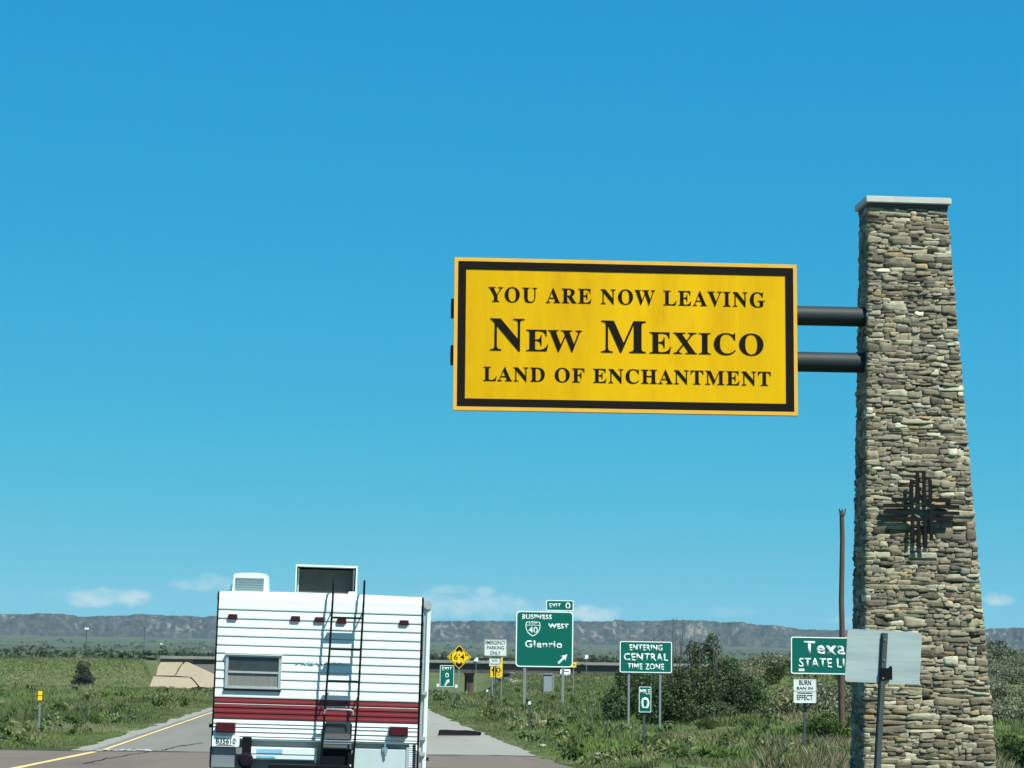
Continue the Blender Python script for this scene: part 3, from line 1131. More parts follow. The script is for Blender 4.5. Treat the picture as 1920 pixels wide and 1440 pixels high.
# ------------------------------------------------------------------ roadside structures
def build_bridge():
    Y = 500.0
    xl, xr = P(300, 1240, Y).x, P(1352, 1250, Y).x
    root = thing('overpass', 'brown girder overpass crossing the highway with dark railing', 'bridge', (P(880, 1300, Y).x, Y, -3.7))
    ox, oy, oz = root.location
    zt_, zb = 3.2, 1.05

    def bb(mb, x0, x1, y0, y1, z0, z1):
        mb.box(x0 - ox, x1 - ox, y0 - oy, y1 - oy, z0 - oz, z1 - oz)
    g = MB()
    for yy0 in (500, 503.4, 506.8, 510.2):
        bb(g, xl + 7.5, xr, yy0, yy0 + .45, zb, zt_)
    bb(g, xl + 7.5, xr, 499.8, 500.6, zb - .08, zb)
    x = xl + 10
    while x < xr - 1:
        bb(g, x, x + .12, 499.86, 500, zb, zt_)
        x += 5.2
    g.build('girder', 'girder', root)
    d = MB()
    bb(d, xl, xr, 499.2, 511.6, zt_, zt_ + .32)
    d.build('deck', 'barrier', root)
    b = MB()
    bb(b, xl, xr, 499.3, 499.6, zt_ + .32, zt_ + .62)
    b.build('barrier', 'barrier', root)
    r = MB()
    for zz in (zt_ + .80, zt_ + 1.08):
        bb(r, xl - 6, xr + 3, 499.38, 499.5, zz, zz + .14)
    x = xl - 6
    while x < xr + 3:
        bb(r, x, x + .16, 499.5, 499.62, zt_ + .30, zt_ + 1.2)
        x += 2.4
    r.build('railing', 'black', root)
    px0 = P(876, 1280, Y).x
    for yy0 in (501, 506, 510):
        MB().prism([(px0 - ox, -.3), (px0 + 1.5 - ox, -.3), (px0 + 1.5 - ox, zb - oz - .55), (px0 + 1.85 - ox, zb - oz - .1), (px0 - .35 - ox, zb - oz - .1), (px0 - ox, zb - oz - .55)], yy0 - oy, yy0 + 1.2 - oy).build('pier', 'rust', root)
        p2 = MB()
        bb(p2, -13.2, -11.9, yy0, yy0 + 1.2, -4, zb)
        p2.build('pier', 'rust', root)
    a = MB()
    bb(a, xl, xl + 8.6, 500.3, 511.5, -1.0, zt_)
    a.build('abutment', 'barrier', root)

    # concrete slope paving beside the bridge seat: three slabs with open cracks
    sl = thing('slope_paving', 'tan cracked concrete slope paving under the left end of the overpass', 'concrete slope', (P(340, 1290, 490).x, 488, -3.7))
    ox2, oy2, oz2 = sl.location

    def slab(pts, name='slab'):
        """outline given in photo points, laid on the slope that falls towards the camera"""
        top = []
        for (px, py) in pts:
            fr = (1292 - py) / 52.0
            yq = 486 + 14 * fr
            q = P(px, py, yq)
            top.append((q.x - ox2, q.y - oy2, q.z - oz2))
        n = len(top)
        v = top + [(x, y + .35, z - .35) for x, y, z in top]
        MB().poly(v, [list(range(n)), list(range(2 * n - 1, n - 1, -1))] + [(i, i + n, (i + 1) % n + n, (i + 1) % n) for i in range(n)]).build(name, 'slopecon', sl)
    slab([(292, 1266.3), (327, 1266.8), (334, 1253), (344, 1240), (302, 1240), (296, 1251)])
    slab([(278, 1293), (288, 1268), (356, 1270.5), (363, 1277), (371, 1287), (340, 1294)])
    slab([(329.5, 1267), (341, 1247), (349, 1240), (356, 1243), (376, 1252), (404, 1265), (430, 1277), (430, 1294), (375, 1287.5), (366, 1277), (359, 1269.5)])
    bk = MB()
    c = [P(270, 1297, 486.6), P(440, 1297, 486.6), P(440, 1240, 500.6), P(300, 1241, 500.6)]
    pts = [(q.x - ox2, q.y - oy2, q.z - oz2 - .25) for q in c]
    bk.poly(pts + [(x, y + 1, z - 1.2) for x, y, z in pts], [(0, 1, 2, 3), (7, 6, 5, 4), (0, 4, 5, 1), (1, 5, 6, 2), (2, 6, 7, 3), (3, 7, 4, 0)])
    bk.build('bedding', 'mortar', sl)


def make_post(mb, x, z0, z1, w=.06, d=.06, y=.03):
    """U-channel sign post"""
    mb.box(x - w / 2, x + w / 2, y, y + .012, z0, z1)
    mb.box(x - w / 2, x - w / 2 + .012, y + .012, y + d, z0, z1)
    mb.box(x + w / 2 - .012, x + w / 2, y + .012, y + d, z0, z1)


class Board:
    """a road sign on posts, laid out in photo pixels about its own scale"""

    def __init__(self, name, label, cat, px, py, Y, group=None, yaw=0.0):
        self.c = P(px, py, Y)
        self.s = S(Y)
        self.Y = Y
        self.gz = zt(self.c.x, Y)
        self.root = thing(name, label, cat, (self.c.x, Y, self.gz), group, (0, 0, R(yaw)))
        self.z0 = self.c.z - self.gz

    def X(self, dx):
        return dx * self.s

    def Z(self, dy):
        return self.z0 - dy * self.s

    def panel(self, x0, x1, y0, y1, m, rad=2.0, name='panel', border=None, bw=1.5, inset=0.0, parent=None, thick=.03, dy=0.0):
        s = self.s
        out = rrect(x0 * s, x1 * s, self.Z(y1), self.Z(y0), rad * s)
        o = MB().prism(out, dy, dy + thick).build(name, m, parent or self.root)
        if border:
            a = rrect((x0 + inset) * s, (x1 - inset) * s, self.Z(y1 - inset), self.Z(y0 + inset), max(.4, rad - inset) * s)
            b = rrect((x0 + inset + bw) * s, (x1 - inset - bw) * s, self.Z(y1 - inset - bw), self.Z(y0 + inset + bw), max(.3, rad - inset - bw * .6) * s)
            MB().ring(a, b, dy - .006, dy + .006).build('border', border, o)
        return o

    def text(self, body, x0, x1, yb, cap, m, parent=None, bold=.012, serif=False, spacing=1.0, dy=0.0):
        return text('lettering', body, x0 * self.s, x1 * self.s, self.Z(yb), cap * self.s, dy - .006, m, parent or self.root, serif, bold, spacing)

    def post(self, dx, top, w=.07, m='post', bottom=-.4):
        mb = MB()
        make_post(mb, dx * self.s, bottom, self.Z(top), w, w)
        return mb.build('post', m, self.root)

    def shape(self, pts, m, name, parent=None, dy=-.006, thick=.012):
        p = [(x * self.s, self.Z(y)) for x, y in pts]
        area = sum(p[i][0] * p[(i + 1) % len(p)][1] - p[(i + 1) % len(p)][0] * p[i][1] for i in range(len(p)))
        if area < 0:
            p = p[::-1]
        return MB().prism(p, dy, dy + thick).build(name, m, parent or self.root)


def arrow(cx, cy, L, ang, w=1.6, head=4.2):
    """outline of a fat arrow in sign pixels (y down), pointing along ang degrees above +x"""
    a = R(ang)
    pts = [(-L / 2, -w), (L * .12, -w), (L * .02, -head), (L / 2, 0), (L * .02, head), (L * .12, w), (-L / 2, w)]
    return [(cx + x * math.cos(a) + y * math.sin(a), cy - x * math.sin(a) + y * math.cos(a)) for x, y in pts]


def build_signs():
    # exit guide sign: photo box 967..1075 x 1148..1251, exit plaque above its right end
    b = Board('exit_sign', 'big green business route exit sign with exit plaque on top', 'road sign', 1021.5, 1199, 138)
    p = b.panel(-54, 53, -52, 51, 'greensign', 7, border='whitesign', bw=2.0, thick=.05)
    b.text('BUSINESS', -43.5, 12.5, -37.4, 8.3, 'whitesign', p, .026, spacing=1.1)
    b.text('WEST', 6.2, 44, -20.2, 9.2, 'whitesign', p, .028, spacing=1.06)
    # shield
    sh = []
    for (x, y) in ((-14, -30), (-10, -31.5), (-4.5, -31.2), (0, -32.5), (4.5, -31.2), (10, -31.5), (14, -30), (15, -25), (14.2, -18), (11, -11.5), (6, -7), (0, -4.2), (-6, -7), (-11, -11.5), (-14.2, -18), (-15, -25)):
        sh.append((x * .93 - 22.4, y - 1.2))
    cxs = sum(q[0] for q in sh) / len(sh)
    cys = sum(q[1] for q in sh) / len(sh)
    inn = [(cxs + (x - cxs) * .90, cys + (y - cys) * .90) for x, y in sh]
    A = [(x * b.s, b.Z(y)) for x, y in sh][::-1]
    Bq = [(x * b.s, b.Z(y)) for x, y in inn][::-1]
    shield = MB().ring(A, Bq, -.006, .006).build('route_shield', 'whitesign', p)
    b.shape([(-35.2, -26.4), (-9.8, -26.4), (-9.8, -25.5), (-35.2, -25.5)], 'whitesign', 'route_shield', p)
    b.text('LOOP', -30, -15, -27.6, 3.6, 'whitesign', p, .004)
    b.text('40', -31.2, -13.4, -11.6, 11, 'whitesign', p, .010)
    b.text('Glenrio', -37, 32.2, 15.4, 13, 'whitesign', p, .024, spacing=1.14)
    b.shape(arrow(34, 35, 24, 45, 1.9, 6.2), 'whitesign', 'arrow', p)
    p2 = b.panel(1.8, 53, -73, -53.4, 'greensign', 2.2, 'exit_plaque', border='whitesign', bw=1.5, thick=.05)
    b.text('EXIT', 7.4, 29.2, -59.4, 7.6, 'whitesign', p2, .010)
    b.text('0', 37.5, 47, -57.3, 11.2, 'whitesign', p2, .012)
    b.post(-36.5, 51, .17)
    b.post(35, 51, .17)
    b.post(10, -53, .09, bottom=b.Z(-30))
    b.post(44, -53, .09, bottom=b.Z(-30))

    # central time zone
    b = Board('time_zone_sign', 'green entering central time zone sign on two posts', 'road sign', 1211, 1232, 80)
    p = b.panel(-49, 49, -29, 29, 'greensign', 3.2, border='whitesign', bw=1.7)
    b.text('ENTERING', -31, 31, -12.2, 10.6, 'whitesign', p, .020, spacing=1.1)
    b.text('CENTRAL', -41.5, 41.5, 6.6, 13.2, 'whitesign', p, .022, spacing=1.12)
    b.text('TIME ZONE', -34.5, 34, 23, 10.8, 'whitesign', p, .020, spacing=1.1)
    b.post(-31.2, 28, .075)
    b.post(27.6, 28, .075)

    # mile marker
    b = Board('mile_marker', 'small narrow green mile zero marker in the grass', 'mile marker', 1209.5, 1311.5, 56)
    p = b.panel(-11.5, 11.5, -23.5, 23.5, 'greensign', 1.6, border='whitesign', bw=1.0, thick=.006)
    b.text('MILE', -9.3, 9.3, -9.6, 9, 'whitesign', p, .004)
    b.text('0', -7.8, 7.8, 17.6, 21, 'whitesign', p, .016)
    b.post(-1, 23, .055, 'darkpost')

    # state line sign: its right half stands behind the blank sign and pillar
    b = Board('state_line_sign', 'green Texas state line sign partly hidden behind the blank sign back', 'road sign', 1555, 1229.5, 60)
    p = b.panel(-73, 73, -34.5, 34.5, 'greensign', 4.0, border='whitesign', bw=2.0)
    b.text('Texas', -48.5, 45, -2.5, 24, 'whitesign', p, .024, spacing=1.18)
    b.text('STATE LINE', -58, 58, 21.8, 16.6, 'whitesign', p, .016, spacing=1.1)
    b.panel(-58.5, -47.5, 24.5, 29.5, 'paper', .6, 'sticker', parent=p, thick=.006, dy=-.008)
    b.post(-46.5, 34, .062, 'darkpost')
    b.post(46.5, 34, .062, 'darkpost')
    # small white notice bolted to its left post
    n = Board('notice_sign', 'small white two-panel burn ban notice under the state line sign', 'notice sign', 1509, 1295.5, 59.9)
    for (y0, y1, lines) in ((-22, -.5, (('BURN', -10.5, 12, -11.2, 8.6), ('BAN IN', -15, 15, -2.6, 5.0))), (.5, 22, (('EFFECT', -15, 15, 16.5, 9.2),))):
        p = n.panel(-21, 21.5, y0, y1, 'paper', 2.0, border='whitesign', bw=.8, thick=.004)
        for (t, x0, x1, yb, cap) in lines:
            n.text(t, x0, x1, yb, cap, 'ink', p, .008)
    n.shape([(-14, 3), (14, 3), (14, 4.6), (-14, 4.6)], 'ink', 'lettering', p)

    # 16-4 clearance diamond
    b = Board('clearance_sign', 'yellow diamond sixteen foot four clearance sign', 'warning sign', 861, 1232, 160)
    q = 22.5
    p = b.shape([(0, q * .97), (q, 0), (0, -q * .97), (-q, 0)], 'yellowsign', 'panel', dy=0, thick=.03)
    A = [(x * b.s, b.Z(y)) for x, y in ((0, q * .90), (q * .92, 0), (0, -q * .90), (-q * .92, 0))]
    Bq = [(x * b.s, b.Z(y)) for x, y in ((0, q * .84), (q * .86, 0), (0, -q * .84), (-q * .86, 0))]
    MB().ring(A, Bq, -.006, .006).build('border', 'ink', p)
    b.text("16'4\"", -15.5, 15.5, 4.8, 10.0, 'ink', p, .010, spacing=1.05)
    b.shape([(-6, -8.2), (0, -12.2), (6, -8.2), (5.4, -15), (0, -19), (-5.4, -15)], 'ink', 'arrow', p)
    b.shape([(-6, 8.2), (0, 12.2), (6, 8.2), (5.4, 15), (0, 19), (-5.4, 15)], 'ink', 'arrow', p)
    b.post(0, 20, .08)

    # gore exit sign
    b = Board('exit_gore_sign', 'small green upright exit sign with arrow near the ramp', 'road sign', 838, 1267.5, 172)
    p = b.panel(-13, 13, -19.7, 19.7, 'greensign', 1.5, border='whitesign', bw=.9)
    b.text('EXIT', -9.5, 9, -10.2, 6.2, 'whitesign', p, .008)
    b.text('0', -3.4, 3.4, 3.2, 8.6, 'whitesign', p, .008)
    b.shape(arrow(.5, 11.4, 14, 55, 1.5, 4.2), 'whitesign', 'arrow', p)
    b.post(-7, 19, .08)
    b.post(7, 19, .08)

    # emergency parking only
    b = Board('parking_sign', 'white emergency parking only sign over a smaller white plate', 'road sign', 929, 1215, 104)
    p = b.panel(-21, 21, -16, 15, 'paper', 1.2, border='ink', bw=.5, inset=.5, thick=.008)
    b.text('EMERGENCY', -18.6, 18.6, -6.6, 6.6, 'ink', p, .008)
    b.text('PARKING', -16, 16, 2.6, 6.4, 'ink', p, .008)
    b.text('ONLY', -10.2, 10, 12.4, 6.6, 'ink', p, .008)
    p = b.panel(-11.5, 9, 18.8, 34, 'paper', .8, 'plate', border='ink', bw=.4, inset=.4, thick=.008)
    b.text('AUTO', -6.4, 4, 25.4, 4.2, 'ink', p, .006)
    b.text('TOW AWAY', -9, 7, 31.8, 3.6, 'ink', p, .004)
    b.post(1.5, 33, .06, 'darkpost')

    # yellow advisory sign further along
    b = Board('ramp_speed_sign', 'yellow two-panel ramp advisory sign behind the parking sign post', 'warning sign', 931, 1257.5, 150)
    p = b.panel(-11.2, -3.4, -13, 12, 'yellowsign', .6)
    b.shape([(-9.6, -1), (-6.6, -4.6), (-6.6, -7.6), (-4.2, -7.6), (-4.2, 10), (-6.4, 10), (-6.4, 2)], 'ink', 'arrow', p)
    p2 = b.panel(-2.6, 11.2, -13, 12, 'yellowsign', .6)
    b.text('0', -.6, 7.6, 3.4, 9, 'ink', p2, .012)
    b.shape([(1.5, 7.2), (7, 7.2), (7, 8.4), (1.5, 8.4)], 'ink', 'lettering', p2)
    b.panel(7.6, 11.2, -24, -13.2, 'yellowsign', .5, 'marker_strip')
    b.post(9.4, -20, .07)
    b.post(-7, -12, .07)

    b = Board('object_marker', 'tiny square yellow marker beyond the exit sign', 'marker', 1075.5, 1246.5, 210)
    p = b.panel(-5, 5, -5, 5, 'yellowsign', .5)
    b.shape([(-2.6, -.8), (2.6, -.8), (2.6, .8), (-2.6, .8)], 'ink', 'lettering', p)
    b.post(0, 4, .07)

    # reflector posts
    def delin(label, px, py, Y, hpx, m, two=False, pm='darkpost', w=8, h=8, group=None):
        b = Board('delineator', label, 'delineator', px, py, Y, group)
        for k in range(2 if two else 1):
            o = b.panel(-w / 2, w / 2, -h / 2 + k * (h + 1.2), h / 2 + k * (h + 1.2), m, .8, 'reflector', thick=.01)
        if two:
            back = rrect(-w * .62 * b.s, w * .62 * b.s, b.Z(h * 1.75), b.Z(-h * .62), .8 * b.s)
            MB().prism(back, .012, .02).build('back_plate', 'ink', b.root)
        b.post(0, h * .4, .045, pm)
    delin('grey post with two yellow reflectors in the grass left of the road', 75.4, 1299.5, 60, 85, 'yellowsign', True, 'post')
    delin('dark post with white reflector in the verge below the exit sign', 993, 1318, 68, 60, 'paper', w=5, h=6)
    g = 'small white topped posts by the ramp exit'
    for (px, py, Y) in ((821, 1285, 168), (855.5, 1286.5, 166)):
        delin('short white topped post beside the small upright exit sign', px, py, Y, 20, 'paper', w=5, h=6, pm='post', group=g)
    delin('short post with white square beside the parking sign post', 913.5, 1295, 150, 20, 'paper', w=4, h=4)

    # small white plate on the overpass kerb and one beyond it
    b = Board('plate_sign', 'small white plate on the overpass railing right of the yellow diamond', 'sign', 893, 1236.5, 499)
    b.shape([(-4, 3.6), (-4, 1), (0, -3.4), (3.6, -3.6), (3.6, 3.6)], 'whitesign', 'panel', thick=.06)
    b.post(0, 3, .1)
    b = Board('plate_sign', 'tiny white plate beside the overpass railing', 'sign', 1100, 1231.5, 498)
    b.panel(-3, 3, -3.4, 3.4, 'whitesign', .4, thick=.06)
    b.post(0, 3, .1)

    # utility cabinet with its dark base
    p = P(1027, 1288, 215)
    gz = zt(p.x, 215)
    t = thing('utility_cabinet', 'grey steel utility cabinet in the grass under the exit sign', 'cabinet', (p.x, 215, gz))
    s = S(215)
    MB().box(-8 * s, 8 * s, 0, .7, .12, p.z - gz + 23 * s).build('housing', 'cabinet', t, bevel=.03)
    MB().box(-8.6 * s, 8.6 * s, -.1, .8, p.z - gz + 23 * s, p.z - gz + 25 * s).build('lid', 'cabinet', t)
    MB().box(-8.6 * s, 8.2 * s, -.06, .8, -.2, .12).build('base', 'mortar', t)
    MB().box(8.4 * s, 11.5 * s, 0, .3, -.2, p.z - gz + 22 * s).build('meter_post', 'post', t)


def build_blank_sign():
    Y = 28.0
    s = S(Y)
    c = P(1659, 1231.5, Y)
    gz = zt(c.x, Y)
    root = thing('blank_sign', 'bare metal back of a sign on a leaning dark post before the pillar', 'sign', (c.x, Y, gz))

    def L(px, py, dy=0.0):
        q = P(px, py, Y)
        return (q.x - c.x, dy, q.z - gz)
    quad = [L(1584, 1278), L(1724, 1283.5), L(1729, 1187), L(1589.5, 1178.5)]
    # rounded corners
    pts = []
    for i in range(4):
        a, b_, d = Vector(quad[i - 1]), Vector(quad[i]), Vector(quad[(i + 1) % 4])
        r = .045
        u, w = (a - b_).normalized(), (d - b_).normalized()
        for k in range(6):
            t = k / 5
            q = b_ + u * r * (1 - t) ** 2 + w * r * t ** 2
            pts.append((q.x, q.z))
    MB().prism(pts, 0, .004).build('panel', 'alub', root)
    # the post: U channel leaning to the right, in front of the panel
    a, b_ = Vector(L(1658.5, 1187)), Vector(L(1645, 1440))
    d = (b_ - a) / (b_.z - a.z)
    bot = a + d * (-.4 - a.z)
    mb = MB()

    def bar(x0, x1, y0, y1):
        p = []
        for q in (bot, a):
            for (xx, yy) in ((x0, y0), (x1, y0), (x1, y1), (x0, y1)):
                p.append((q.x + xx, yy, q.z))
        mb.poly(p, [(0, 1, 2, 3), (7, 6, 5, 4), (0, 4, 5, 1), (1, 5, 6, 2), (2, 6, 7, 3), (3, 7, 4, 0)])
    bar(-.036, -.026, -.040, -.001)
    bar(.026, .036, -.040, -.001)
    bar(-.026, .026, -.052, -.040)
    bar(-.048, -.036, -.008, -.001)
    bar(.036, .044, -.008, -.001)
    mb.build('post', 'darkpost', root)
    q = L(1660, 1257)
    m2 = MB()
    m2.box(q[0] - .068, q[0] + .075, -.062, -.053, q[2] - .12, q[2] + .03)
    m2.box(q[0] + .052, q[0] + .075, -.053, -.002, q[2] - .08, q[2] + .055)
    m2.box(q[0] - .072, q[0] - .052, -.053, -.002, q[2] - .12, q[2] + .02)
    m2.build('clamp', 'black', root)
    for py in (1200, 1238, 1272):
        f = (py - 1187) / (1440 - 1187)
        w = a + (b_ - a) * f
        MB().tube([(w.x, -.064, w.z), (w.x, -.052, w.z)], .011, 8).build('bolt', 'post', root)


# ------------------------------------------------------------------ pillar, sign board, emblem
def build_pillar():
    rng = np.random.default_rng(17)
    ytf, ybf, ytb, ybb = 36.5, 36.0, 37.6, 38.0       # front top / bottom, back top / bottom
    # corner columns as lines fitted through photo points, then run down below the ground
    def corner(pt, pb, yt, yb):
        a, b = P(pt[0], pt[1], yt), P(pb[0], pb[1], yb)
        k = (0.0 - .4 - a.z) / (b.z - a.z)
        return a, a + (b - a) * k
    fl = corner((1629, 383), (1621, 1440), ytf, ybf)
    fr = corner((1774, 381), (1867, 1440), ytf, ybf)
    bl = corner((1613, 384), (1596, 1440), ytf + .66, ybf + 1.05)
    # the back right corner mirrors the back left one
    br = (fr[0] + (bl[0] - fl[0]), fr[1] + (bl[1] - fl[1]))
    br[0].x = fr[0].x - .02
    br[1].x = fr[1].x - .02
    ztop = fl[0].z
    base = Vector(((fl[1].x + fr[1].x) / 2, (fl[1].y + bl[1].y) / 2, 0))
    root = thing('stone_pillar', 'tall tapering stacked stone pillar with a pale concrete cap', 'pillar', base)
    cs = [[c[0] - base, c[1] - base] for c in (fl, fr, br, bl)]
    for c in cs:
        c[0].z = ztop
    mb = MB()
    inset = .06
    cen_t = sum((c[0] for c in cs), Vector()) / 4
    cen_b = sum((c[1] for c in cs), Vector()) / 4

    def ins(p, c):
        d = Vector((p.x - c.x, p.y - c.y, 0))
        return Vector((p.x - inset * (1 if d.x > 0 else -1), p.y - inset * (1 if d.y > 0 else -1), p.z))
    v = [ins(c[1], cen_b) for c in cs] + [ins(c[0], cen_t) for c in cs]
    mb.poly(v, [(3, 2, 1, 0), (4, 5, 6, 7), (0, 1, 5, 4), (1, 2, 6, 5), (2, 3, 7, 6), (3, 0, 4, 7)])
    mb.build('core', 'mortar', root)
    V, Fc, C = [], [], []
    off = 0
    pal = np.array([(.205, .185, .145), (.165, .150, .122), (.250, .235, .190), (.120, .108, .092), (.085, .076, .068), (.300, .290, .245),
                    (.225, .180, .115), (.190, .172, .140), (.150, .125, .100), (.390, .390, .345), (.175, .170, .150)])
    pw = np.array([.19, .15, .12, .12, .07, .07, .05, .12, .06, .015, .035])
    pw = pw / pw.sum()

    def stone(pt, nrm, u0, u1, v0, v1, d, rng):
        nonlocal off
        nx, nz = 5, 4
        gx = np.linspace(0, 1, nx)
        gz_ = np.linspace(0, 1, nz)
        vs = []
        jw = (u1[0] - u0[0], )
        tilt = rng.normal() * .007
        tlt2 = rng.normal() * .010
        cj = rng.normal(size=(2, 2, 2)) * .16
        for j, b in enumerate(gz_):
            for i, a in enumerate(gx):
                ring = (i in (0, nx - 1)) or (j in (0, nz - 1))
                corner_ = (i in (0, nx - 1)) and (j in (0, nz - 1))
                # irregular outline: each corner pulled in by its own amount
                jx = (cj[0, 0, 0] * (1 - a) * (1 - b) + cj[0, 1, 0] * a * (1 - b) + cj[1, 0, 0] * (1 - a) * b + cj[1, 1, 0] * a * b) * .45
                jz = (cj[0, 0, 1] * (1 - a) * (1 - b) + cj[0, 1, 1] * a * (1 - b) + cj[1, 0, 1] * (1 - a) * b + cj[1, 1, 1] * a * b)
                aa = a + jx * .5 * (.2 if not ring else 1)
                bb_ = b + jz * .8 * (.2 if not ring else 1)
                if corner_:
                    aa += (.5 - a) * .03
                    bb_ += (.5 - b) * .06
                p0 = pt(u0 + (u1 - u0) * aa, v0 + (v1 - v0) * bb_)
                dd = d * (.86 if ring else 1.0) + tilt * (a - .5) * 2 + tlt2 * (b - .5) * 2 + rng.normal() * .004
                if corner_:
                    dd = d * .74
                vs.append(p0 + nrm * dd)
        nfront = nx * nz
        # back rim sunk into the mortar
        rim = [i for i in range(nx)] + [nx * j + nx - 1 for j in range(1, nz)] + [nx * (nz - 1) + i for i in range(nx - 2, -1, -1)] + [nx * j for j in range(nz - 2, 0, -1)]
        back = [vs[i] - nrm * (d + .07) for i in rim]
        allv = vs + back
        V.extend([tuple(q) for q in allv])
        for j in range(nz - 1):
            for i in range(nx - 1):
                a = off + j * nx + i
                Fc.append((a, a + 1, a + nx + 1, a + nx))
        m = len(rim)
        for k in range(m):
            k2 = (k + 1) % m
            Fc.append((off + nfront + k, off + nfront + k2, off + rim[k2], off + rim[k]))
        col = pal[rng.choice(len(pal), p=pw)] * np.array([1.12, 1.09, .93]) * rng.uniform(.66, 1.24)
        C.extend([tuple(col)] * len(allv))
        off += len(allv)

    for (a, b) in ((0, 1), (1, 2), (2, 3), (3, 0)):
        A, B = cs[a], cs[b]

        def pt(u, v, A=A, B=B):
            # u in metres from the left edge, v height above the pillar foot
            k = v / (ztop + .4)
            l = A[1].lerp(A[0], k)
            r = B[1].lerp(B[0], k)
            w = (r - l).length
            return l + (r - l) * (u / w)

        def width(v, A=A, B=B):
            k = v / (ztop + .4)
            return (B[1].lerp(B[0], k) - A[1].lerp(A[0], k)).length
        nrm = (B[1] - A[1]).cross(A[0] - A[1]).normalized()
        H = ztop + .4 - .02
        v = 0.0
        while v < H - .02:
            h = float(rng.choice([.048, .062, .08, .10, .13, .18], p=[.16, .26, .26, .18, .10, .04])) * rng.uniform(.9, 1.1)
            h = min(h, H - v)
            if H - (v + h) < .05:
                h = H - v
            w = width(v + h / 2)
            u = -rng.uniform(.0, .012)
            end = w + rng.uniform(-.004, .012)
            while u < end - .02:
                ln = rng.uniform(.09, .27) * (1 + 1.1 * (rng.uniform() < .2)) * (.8 + h * 2.2)
                if end - (u + ln) < .10:
                    ln = end - u
                jt = rng.uniform(-.004, .014)
                u0, u1 = np.array([u - jt]), np.array([u + ln + jt])
                d = rng.uniform(.004, .026)
                if h > .10 and rng.uniform() < .45:
                    sp = h * rng.uniform(.35, .65)
                    stone(lambda x, y: pt(float(x[0]), float(y[0])), nrm, u0, u1, np.array([v - .006]), np.array([v + sp + .004]), d, rng)
                    stone(lambda x, y: pt(float(x[0]), float(y[0])), nrm, u0, u1, np.array([v + sp - .004]), np.array([v + h + .006]), rng.uniform(.004, .026), rng)
                else:
                    e = rng.normal() * .010
                    stone(lambda x, y: pt(float(x[0]), float(y[0])), nrm, u0, u1, np.array([v - .007 + e]), np.array([v + h + .007 + e]), d, rng)
                u += ln
            v += h
    ob = npmesh('stonework', np.array(V), np.array(Fc), 'stone', np.array(C), 'stone_color', parent=root)
    bm = bmesh.new()
    bm.from_mesh(ob.data)
    bmesh.ops.recalc_face_normals(bm, faces=bm.faces)
    bm.to_mesh(ob.data)
    bm.free()
    # cap: slab with a pitched edge
    x0, x1 = cs[0][0].x - .07, cs[1][0].x + .07
    y0, y1 = cs[0][0].y - .10, cs[3][0].y + .10
    MB().box(x0, x1, y0, y1, ztop + .02, ztop + .135).build('cap', 'concrete', root, bevel=.012)
    MB().box(x0 + .05, x1 - .05, y0 + .06, y1 - .06, ztop - .06, ztop + .018).build('cap_bed', 'girder', root)
    return cs, base


def build_state_sign(cs, base):
    Y = 36.35
    tl, tr, bl = P(853, 483, Y), P(1493, 493, Y), P(848, 768, Y)
    s = (tr.x - tl.x) / 640.1
    sz = (tl.z - bl.z) / 285
    root = thing('state_sign', 'big gold sign saying you are now leaving, with black border', 'sign', (tl.x, Y, tl.z), None, (0, -R(.40), 0))
    Wd, Hh = 640 * s, 285 * sz

    def sq(i):
        return [(i * s, -Hh + i * s), (Wd - i * s, -Hh + i * s), (Wd - i * s, -i * s), (i * s, -i * s)]
    # face of upright sheets butted with hairline joints, each faded a little differently
    mb = MB()
    xs = [6 * s, 108 * s, 250 * s, 390 * s, 532 * s, Wd - 6 * s]
    for k in range(5):
        mb.box(xs[k] + .0006, xs[k + 1] - .0006, -.0008 * (k % 2), .06, -Hh + 6 * s, -6 * s, k)
    gm = [mat('gold_sign_sheeting', (0.64 * f, 0.370 * f, 0.0), 0.5, var=0.10, scale=1.1, dirt=(0.40, 0.19, 0.0), dirt_amt=0.55, stretch=(1.6, 1, .35), spec=0.12) for f in (.93, .985, 1.0, 1.03, 1.0)]
    mb.build('panel', gm, root)
    MB().box(.02, Wd - .02, .062, .10, -Hh + .02, -.02).build('backing', 'pipe', root)
    MB().ring(sq(-.6), sq(6.2), -.012, .11).build('rim', 'goldrim', root)
    MB().ring(sq(6.2), sq(21.2), -.008, .01).build('border', 'ink', root)

    def t(body, x0, x1, yb, cap, bold=.0, sp=1.0):
        text('lettering', body, x0 * s, x1 * s, -yb * sz, cap * sz, -.008, 'ink', root, True, bold, sp)
    t('YOU ARE NOW LEAVING', 63, 580, 81.5, 27.5, .0, 1.12)
    t('N', 67, 130, 173, 60)
    t('EW', 133.5, 237, 173, 40)
    t('M', 273, 356, 173, 60)
    t('EXICO', 363, 577, 173, 40, 0, 1.05)
    t('LAND OF ENCHANTMENT', 55, 590, 230, 26, .0, 1.1)
    # the two pipes that carry it, running through to the pillar
    xe = (base.x + cs[0][0].x) - tl.x + .35
    for (zc, r) in ((-91.5, 18.6), (-179.5, 19.0)):
        MB().tube([(-4.5 * s, .10 + r * s, zc * sz), (xe + .3, .10 + r * s, zc * sz)], r * s, 20).build('support_pipe', 'pipe', root, smooth=True)
    for k in range(6):
        x = (40 + k * 112) * s
        MB().box(x - .04, x + .04, .102, .16, -Hh + .06, -.06).build('bracket', 'pipe', root)


